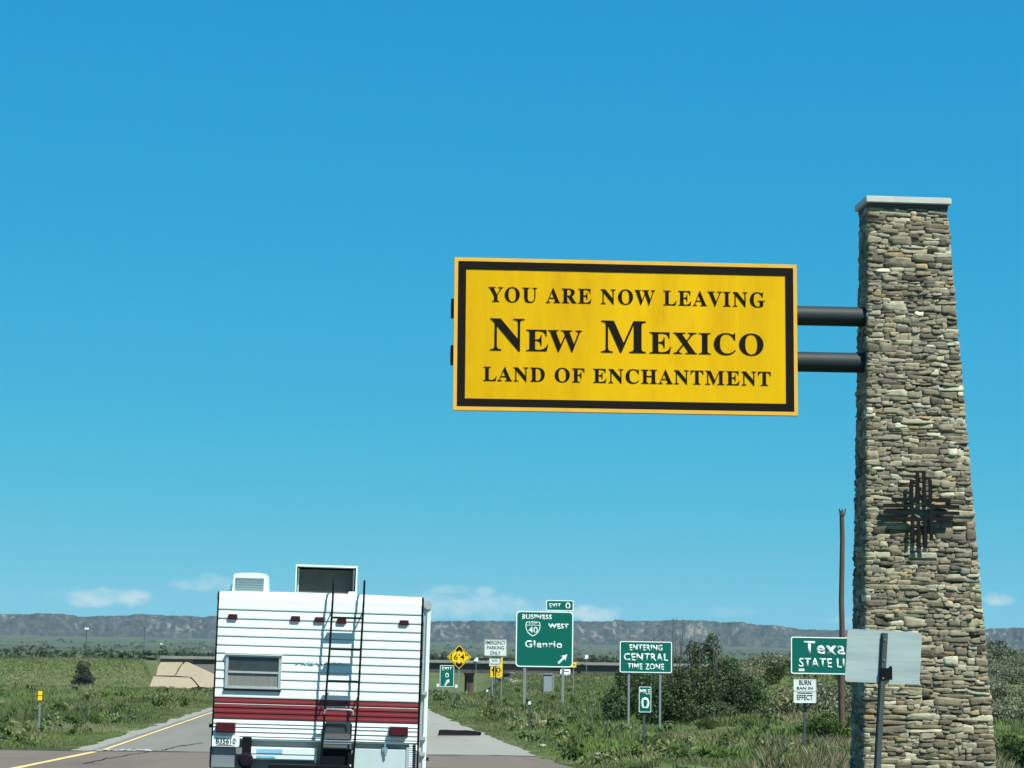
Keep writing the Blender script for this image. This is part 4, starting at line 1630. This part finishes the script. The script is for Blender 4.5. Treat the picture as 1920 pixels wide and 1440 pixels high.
def build_emblem(cs, base):
    # wrought sun emblem held off the front of the pillar
    ctr = P(1727.5, 955, 36.2)
    k = (ctr.z + .4) / (cs[0][0].z + .4)
    yf = (base.y + cs[0][1].y) + (cs[0][0].y - cs[0][1].y) * k
    Y = yf - .13
    ctr = P(1727.5, 955, Y)
    s = S(Y)
    root = thing('sun_emblem', 'black metal sun emblem with four groups of rays on the pillar', 'emblem', (ctr.x, Y, ctr.z))
    tilt = math.atan2(cs[0][0].y - cs[0][1].y, cs[0][0].z - cs[0][1].z)
    root.rotation_euler = (-tilt, 0, 0)
    Ro, Ri = 22.5 * s, 17.0 * s
    n = 40
    o = [(Ro * math.cos(2 * math.pi * i / n), Ro * math.sin(2 * math.pi * i / n)) for i in range(n)]
    i_ = [(Ri * math.cos(2 * math.pi * i / n), Ri * math.sin(2 * math.pi * i / n)) for i in range(n)]
    MB().ring(o, i_, -.015, .015).build('ring', 'black', root)
    for q in range(4):
        ca, sa = math.cos(q * math.pi / 2), math.sin(q * math.pi / 2)
        for (lat, L) in ((-18.0, 57), (-6.2, 73), (6.2, 73), (18.0, 57)):
            r0 = 13 if abs(lat) > 10 else 20
            pts = []
            for (x, y) in ((r0, lat - 3.2), (L, lat - 3.2), (L, lat + 3.2), (r0, lat + 3.2)):
                pts.append(((x * ca - y * sa) * s, (x * sa + y * ca) * s))
            MB().prism(pts, -.017 if q % 2 else -.019, .012 if q % 2 else .010).build('ray', 'black', root)
    for (x, z) in ((-40, 0), (40, 0), (0, 40), (0, -40)):
        MB().tube([(x * s, .01, z * s), (x * s, .17, z * s)], .018, 8).build('standoff', 'black', root)


# ------------------------------------------------------------------ the camper trailer
def build_camper():
    Y = 25.45
    cx = P(597.8, 1250, Y).x
    gz = float(zroad(Y))
    root = thing('camper_trailer', 'white ridged camper trailer with red stripe seen from behind', 'camper trailer', (cx - .03, Y, gz), None, (0, R(.8), 0))
    K = 562.0

    def X(zx):
        return (zx - 765) / K

    def Z(zy, zx=765.0):
        return 2.0 - ((zy - .029 * (zx - 765)) - 770) / K - gz
    HW = 1.176
    ztop, zbot = Z(305), Z(1243)
    L = 6.6
    # rear skin: lapped horizontal siding drawn as a real profile
    gro = [Z(v) for v in (365, 424, 482, 538, 595, 652, 705, 757, 812, 867, 925)]
    stripe_t, stripe_b = Z(985), Z(1120)
    low = [Z(1152), Z(1172), Z(1204), Z(1232)]

    def skin(z_hi, z_lo, grooves, name, m, round_top=False, depth=.008, belly=.009):
        prof = []
        if round_top:
            rr = .10
            for k in range(7):
                a = R(90 * (1 - k / 6))
                prof.append((rr - rr * math.cos(a), z_hi - rr + rr * math.sin(a)))
            z_hi = z_hi - rr
        zs = [z_hi] + [g for g in grooves if z_lo + .01 < g < z_hi - .01] + [z_lo]
        for i in range(len(zs) - 1):
            a, b = zs[i], zs[i + 1]
            h = a - b
            if not (round_top and i == 0):
                prof.append((depth, a - .001))
            prof += [(.0005, a - .004), (-belly * .35, a - h * .40), (-belly * .75, a - h * .55), (-belly, a - h * .85), (-belly * .8, b + .006), (depth, b + .002)]
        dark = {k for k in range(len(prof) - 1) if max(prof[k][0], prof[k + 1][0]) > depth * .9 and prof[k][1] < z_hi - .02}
        v, f = [], []
        for (y, z) in prof:
            v += [(-HW + .012, y, z), (HW - .012, y, z)]
        for k in range(len(prof) - 1):
            f.append((2 * k, 2 * k + 1, 2 * k + 3, 2 * k + 2))
        mb_ = MB().poly(v, f)
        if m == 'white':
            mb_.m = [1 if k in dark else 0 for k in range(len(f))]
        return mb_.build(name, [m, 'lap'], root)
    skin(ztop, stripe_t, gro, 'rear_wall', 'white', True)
    st = skin(stripe_t, stripe_b, [Z(1020), Z(1050), Z(1085)], 'red_stripe', 'red', depth=.008, belly=.007)
    MB().box(-HW + .014, HW - .014, -.004, .004, Z(1026), Z(1022)).build('pinstripe', 'paintwhite', st)
    MB().box(-HW + .014, HW - .014, -.006, .006, stripe_b + .002, stripe_b + .010).build('pinstripe', 'tar', st)
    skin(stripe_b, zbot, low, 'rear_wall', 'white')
    # body: sides, roof, floor
    b = MB()
    b.box(-HW, HW, .10, L, zbot - .02, ztop - .06)
    b.box(-HW + .01, HW - .01, .016, .10, zbot - .02, ztop - .12)
    b.build('body', 'white', root)
    rf = MB()
    rp = [(HW, ztop - .06), (HW, ztop - .02), (HW - .05, ztop), (.4, ztop + .015), (-.4, ztop + .015), (-HW + .05, ztop), (-HW, ztop - .02), (-HW, ztop - .06)]
    rf.prism(rp[::-1], .095, L)
    rf.build('roof', 'white', root)
    ss = MB()
    for sgn in (-1, 1):
        for z0, z1, in ((stripe_b, stripe_t),):
            ss.box(sgn * HW - (.004 if sgn < 0 else 0), sgn * HW + (.004 if sgn > 0 else 0), .14, L - .05, z0, z1)
    ss.build('side_stripe', 'red', root)
    # dark sealed corner trims
    for sgn, w in ((-1, .011), (1, .018)):
        t = MB()
        xa = sgn * (HW - .004)
        t.box(min(xa, xa + sgn * w), max(xa, xa + sgn * w), -.012, .12, Z(1520), ztop - .09)
        t.tube([(xa + sgn * w * .5, .0, ztop - .09), (xa + sgn * w * .5, .05, ztop - .03), (xa + sgn * w * .5, .12, ztop - .008)], .011, 6)
        t.build('corner_trim', 'black', root)
    # window: two sliding panes in an aluminium frame
    wz0, wz1 = Z(915, 350), Z(700, 350)
    wx0, wx1 = X(170), X(530)
    wf = MB()
    wf.box(wx0, wx0 + .034, -.028, .01, wz0, wz1)
    wf.box(wx1 - .034, wx1, -.028, .01, wz0, wz1)
    wf.box(wx0 + .034, wx1 - .034, -.028, .01, wz1 - .018, wz1)
    wf.box(wx0 + .034, wx1 - .034, -.028, .01, wz0, wz0 + .030)
    wm = (wz0 + wz1) / 2 - .003
    wf.box(wx0 + .034, wx1 - .034, -.032, .01, wm - .012, wm + .012)
    win = wf.build('window', 'alu', root, bevel=.003)
    MB().box(wx0 + .034, wx1 - .034, -.014, -.008, wm + .012, wz1 - .018).build('pane', 'glass', win)
    MB().box(wx0 + .034, wx1 - .034, -.014, -.008, wz0 + .030, wm - .012).build('pane', 'curtain', win)
    MB().box(wx0 - .008, wx1 + .006, -.034, -.012, wz0 - .024, wz0 - .002).build('sill_shadow', 'black', win)  # black strip standing in for the shadow along the window's bottom edge
    MB().box(wx0 - .006, wx1 + .006, -.05, .0, wz1 + .002, wz1 + .010).build('drip_cap', 'white', win)
    # five clearance lamps
    for (zx, zy) in ((203, 452), (607, 464), (760, 470), (905, 478), (1310, 488)):
        x, z = X(zx), Z(zy, zx)
        lm = MB().prism(rrect(x - .053, x + .053, z - .027, z + .027, .014), -.034, .004).build('clearance_lamp', 'lensred', root, bevel=.006)
        MB().box(x - .058, x + .058, -.006, .004, z - .031, z + .031).build('lamp_base', 'lensgrey', lm)
    # tail lamps
    for (zx0, zx1, zy0, zy1) in ((132, 250, 1128, 1188), (1240, 1357, 1158, 1214)):
        x0, x1 = X(zx0), X(zx1)
        z1, z0 = Z(zy0, zx0), Z(zy1, zx0)
        tl = MB().prism(rrect(x0, x1, z0, z1, .02), -.085, .004).build('tail_lamp', 'lensred', root, bevel=.012)
        MB().box(x0 - .006, x1 + .006, -.02, .004, z0 - .006, z1 + .006).build('lamp_base', 'lensgrey', tl)
    # faded lettering across the wall
    text('lettering', 'PROWLER', X(622), X(925), Z(762, 765), .040, -.011, 'paleblue', root, False, .01, 1.25)
    # licence plate, hung low on the left
    pz0, pz1 = Z(1280, 190), Z(1212, 190)
    pl = MB().prism(rrect(X(108), X(282), pz0, pz1, .012), -.034, -.030).build('licence_plate', 'whitesign', root)
    text('lettering', 'B35610', X(133), X(258), pz0 + .036, .058, -.040, 'ink', pl, False, .0)
    MB().prism([(X(130), pz0 + .012), (X(255), pz0 + .012), (X(230), pz0 + .022), (X(180), pz0 + .03), (X(150), pz0 + .026)], -.038, -.03).build('hill_mark', 'greypanel', pl)
    # ladder: two bent rails, rungs and stand-offs
    ld = MB()
    lx = [(843, 1043), (836, 1036), (822, 1030), (806, 1010)]
    for side in (0, 1):
        pts = [(X(lx[0][side]), .30, ztop + .02), (X(lx[0][side]), .10, ztop + .10), (X(lx[0][side]), -.02, ztop + .165), (X(lx[0][side]), -.10, ztop + .12),
               (X(lx[0][side]) - .001, -.13, ztop - .05), (X(lx[1][side]), -.15, Z(640)), (X(lx[2][side]), -.15, Z(980)), (X(lx[3][side]), -.15, Z(1450))]
        ld.tube(pts, .0125, 8)
        for zy in (420, 940):
            xx = X(lx[1][side])
            ld.tube([(xx, -.15, Z(zy)), (xx, .0, Z(zy))], .009, 6)
    lad = ld.build('ladder', 'black', root, smooth=True)
    for (zy, x0, x1, m, r) in ((461, 842, 1042, 'black', .011), (662, 836, 1036, 'black', .013), (866, 828, 1030, 'black', .010)):
        MB().tube([(X(x0), -.15, Z(zy, 940)), (X(x1), -.15, Z(zy, 940))], r, 8).build('rung', m, lad, smooth=True)
        MB().box(X(x0) + .02, X(x1) - .02, -.165, -.10, Z(zy, 940) - .004, Z(zy, 940) + .012).build('tread', m, lad)
    # white tubular grab bar low on the ladder
    gb = []
    for (zx, zy) in ((818, 1075), (820, 1052), (838, 1044), (985, 1046), (1000, 1054), (1003, 1078)):
        gb.append((X(zx), -.175, Z(zy, 900)))
    MB().tube(gb, .011, 8).build('grab_bar', 'chrome', root, smooth=True)
    # folding step case strapped behind the ladder
    case = MB()
    case.box(X(822), X(998), -.075, .01, Z(1232, 905), Z(1128, 905))
    sc = case.build('step_case', 'glass', root, bevel=.012)
    MB().box(X(825), X(995), -.085, -.076, Z(1233, 905), Z(1200, 905)).build('step_tread', 'lensgrey', sc)
    for zy in (1247, 1262):
        MB().tube([(X(818), -.10, Z(zy, 905)), (X(1000), -.10, Z(zy, 905))], .009, 8).build('step_rail', 'chrome', sc, smooth=True)
    MB().box(X(818), X(1000), -.05, .03, Z(1296, 905), Z(1268, 905)).build('step_tread', 'lensgrey', sc)
    MB().box(X(806), X(1000), -.03, .06, Z(1400, 905), Z(1298, 905)).build('step_back', 'black', sc)
    # lower rear: bumper tube with stickers, recess behind, panels either side
    MB().box(-HW + .02, HW - .02, .05, .40, Z(1500), zbot).build('rear_skirt', 'greypanel', root)
    MB().box(-HW + .03, X(790), .035, .05, Z(1246), zbot - .002).build('trim_strip', 'white', root)
    bp = MB().box(X(352), X(775), -.05, .045, Z(1372), Z(1293)).build('bumper', 'white', root, bevel=.012)
    MB().box(X(395), X(560), -.054, -.050, Z(1330), Z(1304)).build('sticker', 'blue', bp)
    MB().box(X(395), X(515), -.054, -.050, Z(1361), Z(1346)).build('sticker', 'blue', bp)
    MB().box(X(358), X(770), -.053, -.0505, Z(1338), Z(1334)).build('trim_strip', 'lensgrey', bp)
    MB().box(X(94), X(264), .02, .049, Z(1412, 180), Z(1284, 180)).build('access_panel', 'greypanel', root, bevel=.006)
    MB().box(X(88), X(285), -.02, .06, Z(1452, 180), Z(1420, 180)).build('bumper_end', 'white', root, bevel=.012)
    cd = MB().box(X(1016), X(1360), -.012, .04, Z(1500, 1190), Z(1300, 1190)).build('cargo_door', 'palepanel', root, bevel=.008)
    lt = MB()
    lt.tube([(X(1215), -.03, Z(1268, 1215)), (X(1212), -.035, Z(1300, 1215)), (X(1222), -.04, Z(1345, 1215))], [.012, .016, .012], 8)
    lt.box(X(1196), X(1232), -.03, -.012, Z(1315, 1215), Z(1290, 1215))
    lt.build('latch', 'chrome', cd, smooth=True)
    MB().box(X(1352), X(1372), -.02, .04, Z(1500, 1360), Z(1290, 1360)).build('door_frame', 'alu', root)
    rb = MB()
    z = Z(1278, 1380)
    while z > Z(1500, 1380):
        rb.tube([(X(1370), -.008, z), (X(1392), -.008, z)], .012, 6)
        z -= .024
    rb.build('ribbed_hose_cover', 'palepanel', root)
    # black post with a round knob: the spare carrier's crank
    jp = MB()
    jp.box(X(302), X(360), -.10, -.055, Z(1520), Z(1232))
    jack = jp.build('crank_post', 'black', root, bevel=.006)
    kn = MB()
    kn.tube([(X(328), -.17, Z(1365, 328)), (X(328), -.15, Z(1365, 328)), (X(328), -.11, Z(1365, 328)), (X(328), -.10, Z(1365, 328))], [.062, .092, .092, .07], 10)
    kn.build('knob', 'blackrub', jack)
    # black cargo tray over the bumper frame
    MB().box(X(478), X(1000), -.42, -.06, Z(1450, 740), Z(1392, 740)).build('cargo_tray', 'black', root, bevel=.012)
    MB().box(X(990), X(1003), -.14, -.11, Z(1520, 1000), Z(1395, 1000)).build('tray_strut', 'whitesign', root)
    # awning: roller tube along the right side with its arm
    aw = MB().tube([(HW + .065, -.035, Z(375, 1470)), (HW + .065, 4.6, Z(375, 1470))], .045, 14).build('awning', 'white', root, smooth=True)
    MB().tube([(HW + .065, -.042, Z(375, 1470)), (HW + .065, -.03, Z(375, 1470))], .050, 14).build('end_cap', 'alu', aw, smooth=True)
    MB().box(HW + .052, HW + .098, -.02, .02, Z(1500, 1470), Z(395, 1470)).build('awning_arm', 'white', aw, bevel=.006)
    MB().box(HW + .022, HW + .050, .0, .03, Z(1500, 1440), Z(360, 1440)).build('awning_rail', 'alu', aw)
    for zy in (940, 1230, 1330):
        MB().box(HW + .02, HW + .085, -.045, -.022, Z(zy + 14, 1450), Z(zy - 10, 1450)).build('arm_bracket', 'alu', aw, bevel=.004)
    # small black marker lamps on the sides
    for sgn, zy in ((-1, 1168), (1, 1345)):
        xx = sgn * (HW + (.012 if sgn < 0 else .10))
        MB().box(min(xx, xx + sgn * .03), max(xx, xx + sgn * .03), .05, .10, Z(zy) - .02, Z(zy) + .02).build('side_marker', 'black', root)
    # roof: louvred air conditioner and an open-backed cooler box
    ac = thing_child('air_conditioner', root)
    y0 = .32
    z0, z1 = ztop + .008, Z(158, 300)
    sh = MB().prism([(X(180), z0), (X(412), z0), (X(405), Z(172, 400)), (X(390), Z(168, 390)), (X(340), Z(161, 340)), (X(250), Z(161, 250)), (X(200), Z(166, 200)), (X(187), Z(170, 190))], y0, y0 + .75)
    sh.build('shroud', 'white', ac, bevel=.004)
    lv = MB()
    for k in range(6):
        zz = Z(190 + k * 15.5, 295)
        lv.box(X(200), X(388), y0 - .012, y0 - .001, zz - .016, zz - .010)
    lv.build('louvre', 'greypanel', ac)
    MB().box(X(165), X(186), y0 + .1, y0 + .3, z0, Z(235, 175)).build('side_pod', 'white', ac, bevel=.01)
    cb = thing_child('cooler_box', root)
    y0 = .45
    bx0, bx1, bz1 = X(590), X(997), Z(106, 790)
    w = MB()
    w.box(bx0, bx1, y0, y0 + .80, bz1 - .022, bz1)
    w.box(bx0, bx0 + .012, y0, y0 + .80, z0, bz1 - .022)
    w.box(bx1 - .018, bx1, y0, y0 + .80, z0, bz1 - .022)
    w.box(bx0 + .012, bx1 - .018, y0 + .78, y0 + .80, z0, bz1 - .022)
    w.box(bx0 + .012, bx1 - .018, y0 + .02, y0 + .78, z0, z0 + .02)
    w.build('housing', 'white', cb)
    gr = MB()
    gr.box(bx0 + .045, bx1 - .055, y0 + .17, y0 + .20, z0 + .02, bz1 - .05)
    for k in range(14):
        zz = z0 + .03 + k * .0185
        gr.box(bx0 + .045, bx1 - .055, y0 + .155, y0 + .169, zz, zz + .009)
    gr.build('grille', 'grille', cb)
    for xa_ in (bx0 + .022, bx1 - .050):
        MB().box(xa_, xa_ + .017, y0 + .12, y0 + .14, z0 + .02, bz1 - .04).build('frame_bar', 'alu', cb)
    MB().box(X(940), X(992), y0 - .05, y0 - .002, z0, z0 + .045).build('latch_block', 'white', cb, bevel=.008)
    # running gear, below the frame of the picture
    for (wy) in (2.6, 3.5):
        for sgn in (-1, 1):
            wx = sgn * (HW - .18)
            wh = MB()
            wh.tube([(wx - .11, wy, .34), (wx - .09, wy, .34), (wx + .09, wy, .34), (wx + .11, wy, .34)], [.28, .34, .34, .28], 24)
            w_ = wh.build('wheel', 'blackrub', root, smooth=True)
            MB().tube([(wx - .115, wy, .34), (wx + .115, wy, .34)], .19, 16).build('rim', 'alu', w_, smooth=True)
        MB().tube([(-HW + .1, wy, .34), (HW - .1, wy, .34)], .035, 8).build('axle', 'black', root)
    fr = MB()
    for xx in (-.7, .62):
        fr.box(xx, xx + .08, .1, L + .1, zbot - .42, zbot - .30)
    fr.box(-.05, .05, L, L + 1.2, zbot - .42, zbot - .32)
    fr.build('chassis', 'black', root)


def thing_child(name, parent):
    o = bpy.data.objects.new(name, None)
    COL.objects.link(o)
    o.parent = parent
    return o


# ------------------------------------------------------------------ poles, cars, debris
def build_poles():
    Y = 75.0
    a, b = P(1579, 957, Y), P(1577.5, 1392, Y)
    gz = zt(b.x, Y)
    s = S(Y)
    root = thing('utility_pole', 'tall brown wooden utility pole with insulators beside the pillar', 'utility pole', (b.x, Y, gz))
    zt_ = a.z - gz
    mb = MB()
    pts, rs = [], []
    for k in range(9):
        t = k / 8
        pts.append((t * (a.x - b.x) + .015 * math.sin(k * 2.1), 0, -.4 + (zt_ + .38) * t))
        rs.append((6.2 - 1.7 * t) * s)
    mb.tube(pts, rs, 12).build('shaft', 'wood', root, smooth=True)
    t = MB()
    x = a.x - b.x
    for (dx, dz, h) in ((-5.2, -3, 7), (0, 0, 5), (5.2, -3, 7)):
        t.tube([(x, 0, zt_ - .13), (x + dx * s, -.03, zt_ - .07 + dz * s * .3), (x + dx * s * 1.1, -.03, zt_ - .02 + h * s * .6)], [.02, .016, .028], 8)
    t.box(x - 5 * s, x + 5 * s, -.10, -.05, zt_ - .17, zt_ - .12)
    t.build('insulator', 'darkpost', root)
    g = 'distant poles on the plain'
    for (px, py0, py1, Yd, lab, top) in ((161.5, 1180.5, 1207, 1600, 'far off dark pole with a white box on top', True),
                                         (270.5, 1175, 1199, 1900, 'far off plain dark pole near the white car', False)):
        p = P(px, py1, Yd)
        gz = zt(p.x, Yd)
        r = thing('power_pole', lab, 'pole', (p.x, Yd, gz), g)
        h = P(px, py0, Yd).z - gz
        MB().tube([(0, 0, -.5), (0, 0, h)], [.42, .36], 6).build('shaft', 'darkpost', r)
        if top:
            MB().box(-1.5, 1.5, -.5, .5, h, h + 1.3).build('transformer', 'whitesign', r, bevel=.1)
        else:
            MB().box(-.9, .9, -.15, .15, h - .7, h - .4).build('crossarm', 'darkpost', r)


def make_car(loc, yaw, label, van=False):
    root = thing('car', label, 'car', loc, 'far off white vehicles', (0, 0, yaw))
    # side outline in (x, z), length along x
    if van:
        out = [(-2.5, .35), (2.4, .35), (2.5, .8), (2.35, 1.15), (1.6, 1.3), (1.1, 2.0), (-2.45, 2.05), (-2.5, 1.9)]
        gl = [(1.05, 1.35), (1.5, 1.33), (1.08, 1.88), (.3, 1.88), (.3, 1.35)]
    else:
        out = [(-2.2, .35), (2.2, .35), (2.25, .65), (2.1, .88), (1.1, 1.0), (.45, 1.45), (-1.1, 1.47), (-1.75, 1.02), (-2.2, .95)]
        gl = [(-1.45, 1.02), (.88, 1.03), (.38, 1.37), (-1.05, 1.39)]
    MB().prism(out, -.9, .9).build('body', 'carwhite', root, bevel=.06)
    w = MB()
    w.prism(gl, -.912, -.88)
    w.prism(gl, .88, .912)
    w.build('window', 'glass', root)
    ws = MB()
    e = [(q[0], q[1]) for q in (out[4], out[5])]
    ws.poly([(e[0][0] + .02, -.75, e[0][1] + .04), (e[0][0] + .02, .75, e[0][1] + .04), (e[1][0] + .04, .68, e[1][1] - .06), (e[1][0] + .04, -.68, e[1][1] - .06)], [(0, 1, 2, 3)])
    ws.build('windscreen', 'glass', root)
    for x in (-1.4, 1.4):
        for y in (-.85, .85):
            MB().tube([(x, y - .1, .33), (x, y + .1, .33)], .33, 14).build('wheel', 'blackrub', root)
    for y in (-.62, .62):
        MB().box(2.2, 2.28, y - .16, y + .16, .62, .76).build('headlight', 'chrome', root)
    return root


def build_far_things():
    p = G(1060, 1270, 250, 497)
    make_car((p.x, p.y, p.z), R(-97), 'white car with dark windows near the far ramp behind the exit sign')
    p = G(303, 1209, 700)
    make_car((p.x, p.y, p.z), R(8), 'distant white van parked on the plain left of the camper', True)
    # torn tyre tread on the shoulder
    Y = 66.0
    a, b = P(821, 1378, Y), P(902, 1384, Y)
    s = S(Y)
    gz = float(zroad(Y))
    L = b.x - a.x
    n = 14
    v, f = [], []
    for k in range(n + 1):
        t = k / n
        w = .20 * (1 - max(0, (t - .72) / .28) ** 1.6 * .75)
        z = .125 + .008 * math.sin(t * 9 + .5) - .07 * max(0, t - .6) / .4
        yc = .5 * (t - .5)
        v += [(t * L, yc - w, max(.01, z * .15)), (t * L + .03, yc - w * .8, z + .05), (t * L + .03, yc + w * .8, z + .035), (t * L, yc + w, max(.01, z * .2))]
        if k:
            o = 4 * k
            f += [(o - 4, o, o + 1, o - 3), (o - 3, o + 1, o + 2, o - 2), (o - 2, o + 2, o + 3, o - 1), (o - 1, o + 3, o, o - 4)]
    f += [(0, 1, 2, 3), (4 * n + 3, 4 * n + 2, 4 * n + 1, 4 * n)]
    o = MB().poly(v, f).build('tyre_tread', 'blackrub', None, loc=(a.x, Y, gz + .008))
    tag(o, 'strip of torn black tyre tread lying on the right shoulder', 'tyre debris')
    # pale stones in the verge
    rng = np.random.default_rng(4)
    spots = ((1020, 1358, 26, 6), (1087, 1364, 8, 5), (1155, 1408, 16, 8), (1128, 1420, 24, 7), (1150, 1426, 9, 5), (1335, 1384, 8, 4), (1255, 1384, 10, 6), (1018, 1400, 12, 4), (1270, 1390, 10, 5))
    for i, (px, py, wpx, hpx) in enumerate(spots):
        q = G(px, py)
        bm = bmesh.new()
        bmesh.ops.create_icosphere(bm, subdivisions=2, radius=1)
        ss = S(q.y)
        for vv in bm.verts:
            k = 1 + .35 * float(fbm([vv.co.x * 1.7 + i * 9], [vv.co.z * 1.7 + vv.co.y], 15, 3)[0])
            vv.co = Vector((vv.co.x * wpx * .55 * ss * k, vv.co.y * .5 * k, vv.co.z * hpx * .7 * ss * k))
        me = bpy.data.meshes.new('rock')
        bm.to_mesh(me)
        bm.free()
        me.materials.append(M['dirt'])
        o = link('rock', me, None, (q.x, q.y, q.z + hpx * .45 * ss))
        tag(o, 'pale tan rock lying in the grass of the right verge', 'rock', 'pale rocks in the right verge')


def build_haze():
    m = bpy.data.materials.new('haze_air')
    m.use_nodes = True
    n, l = m.node_tree.nodes, m.node_tree.links
    n.remove(n['Principled BSDF'])
    v = n.new('ShaderNodeVolumePrincipled')
    v.inputs['Color'].default_value = (0.66, 0.84, 1.0, 1)
    v.inputs['Density'].default_value = HAZE
    v.inputs['Anisotropy'].default_value = 0.0
    l.new(v.outputs[0], n['Material Output'].inputs['Volume'])
    o = MB().box(-9000, 9000, -300, 10500, -12, 320).build('haze', m)
    tag(o, 'thin blue haze over the plain', 'haze', None, 'stuff')


HAZE = 3.4e-5

build_ground()
build_road()
build_mesa()
build_bridge()
drape('ramp_road', [(890, 1254.5), (930, 1257), (975, 1260), (1030, 1263), (1075, 1266)], [(890, 1259), (930, 1261), (975, 1264.5), (1030, 1268), (1075, 1271)], 'shoulder')
drape('dirt_patch', [(931, 1270.5), (945, 1271), (957, 1271.5), (968, 1273), (978, 1275)], [(931, 1271.5), (946, 1275), (957, 1279.5), (968, 1281.5), (979, 1278)], 'dirt')
cs, base = build_pillar()
build_state_sign(cs, base)
build_emblem(cs, base)
build_camper()
build_blank_sign()
build_signs()
build_poles()
build_far_things()
build_shrubs()
build_far_scrub()
build_grass()
build_haze()
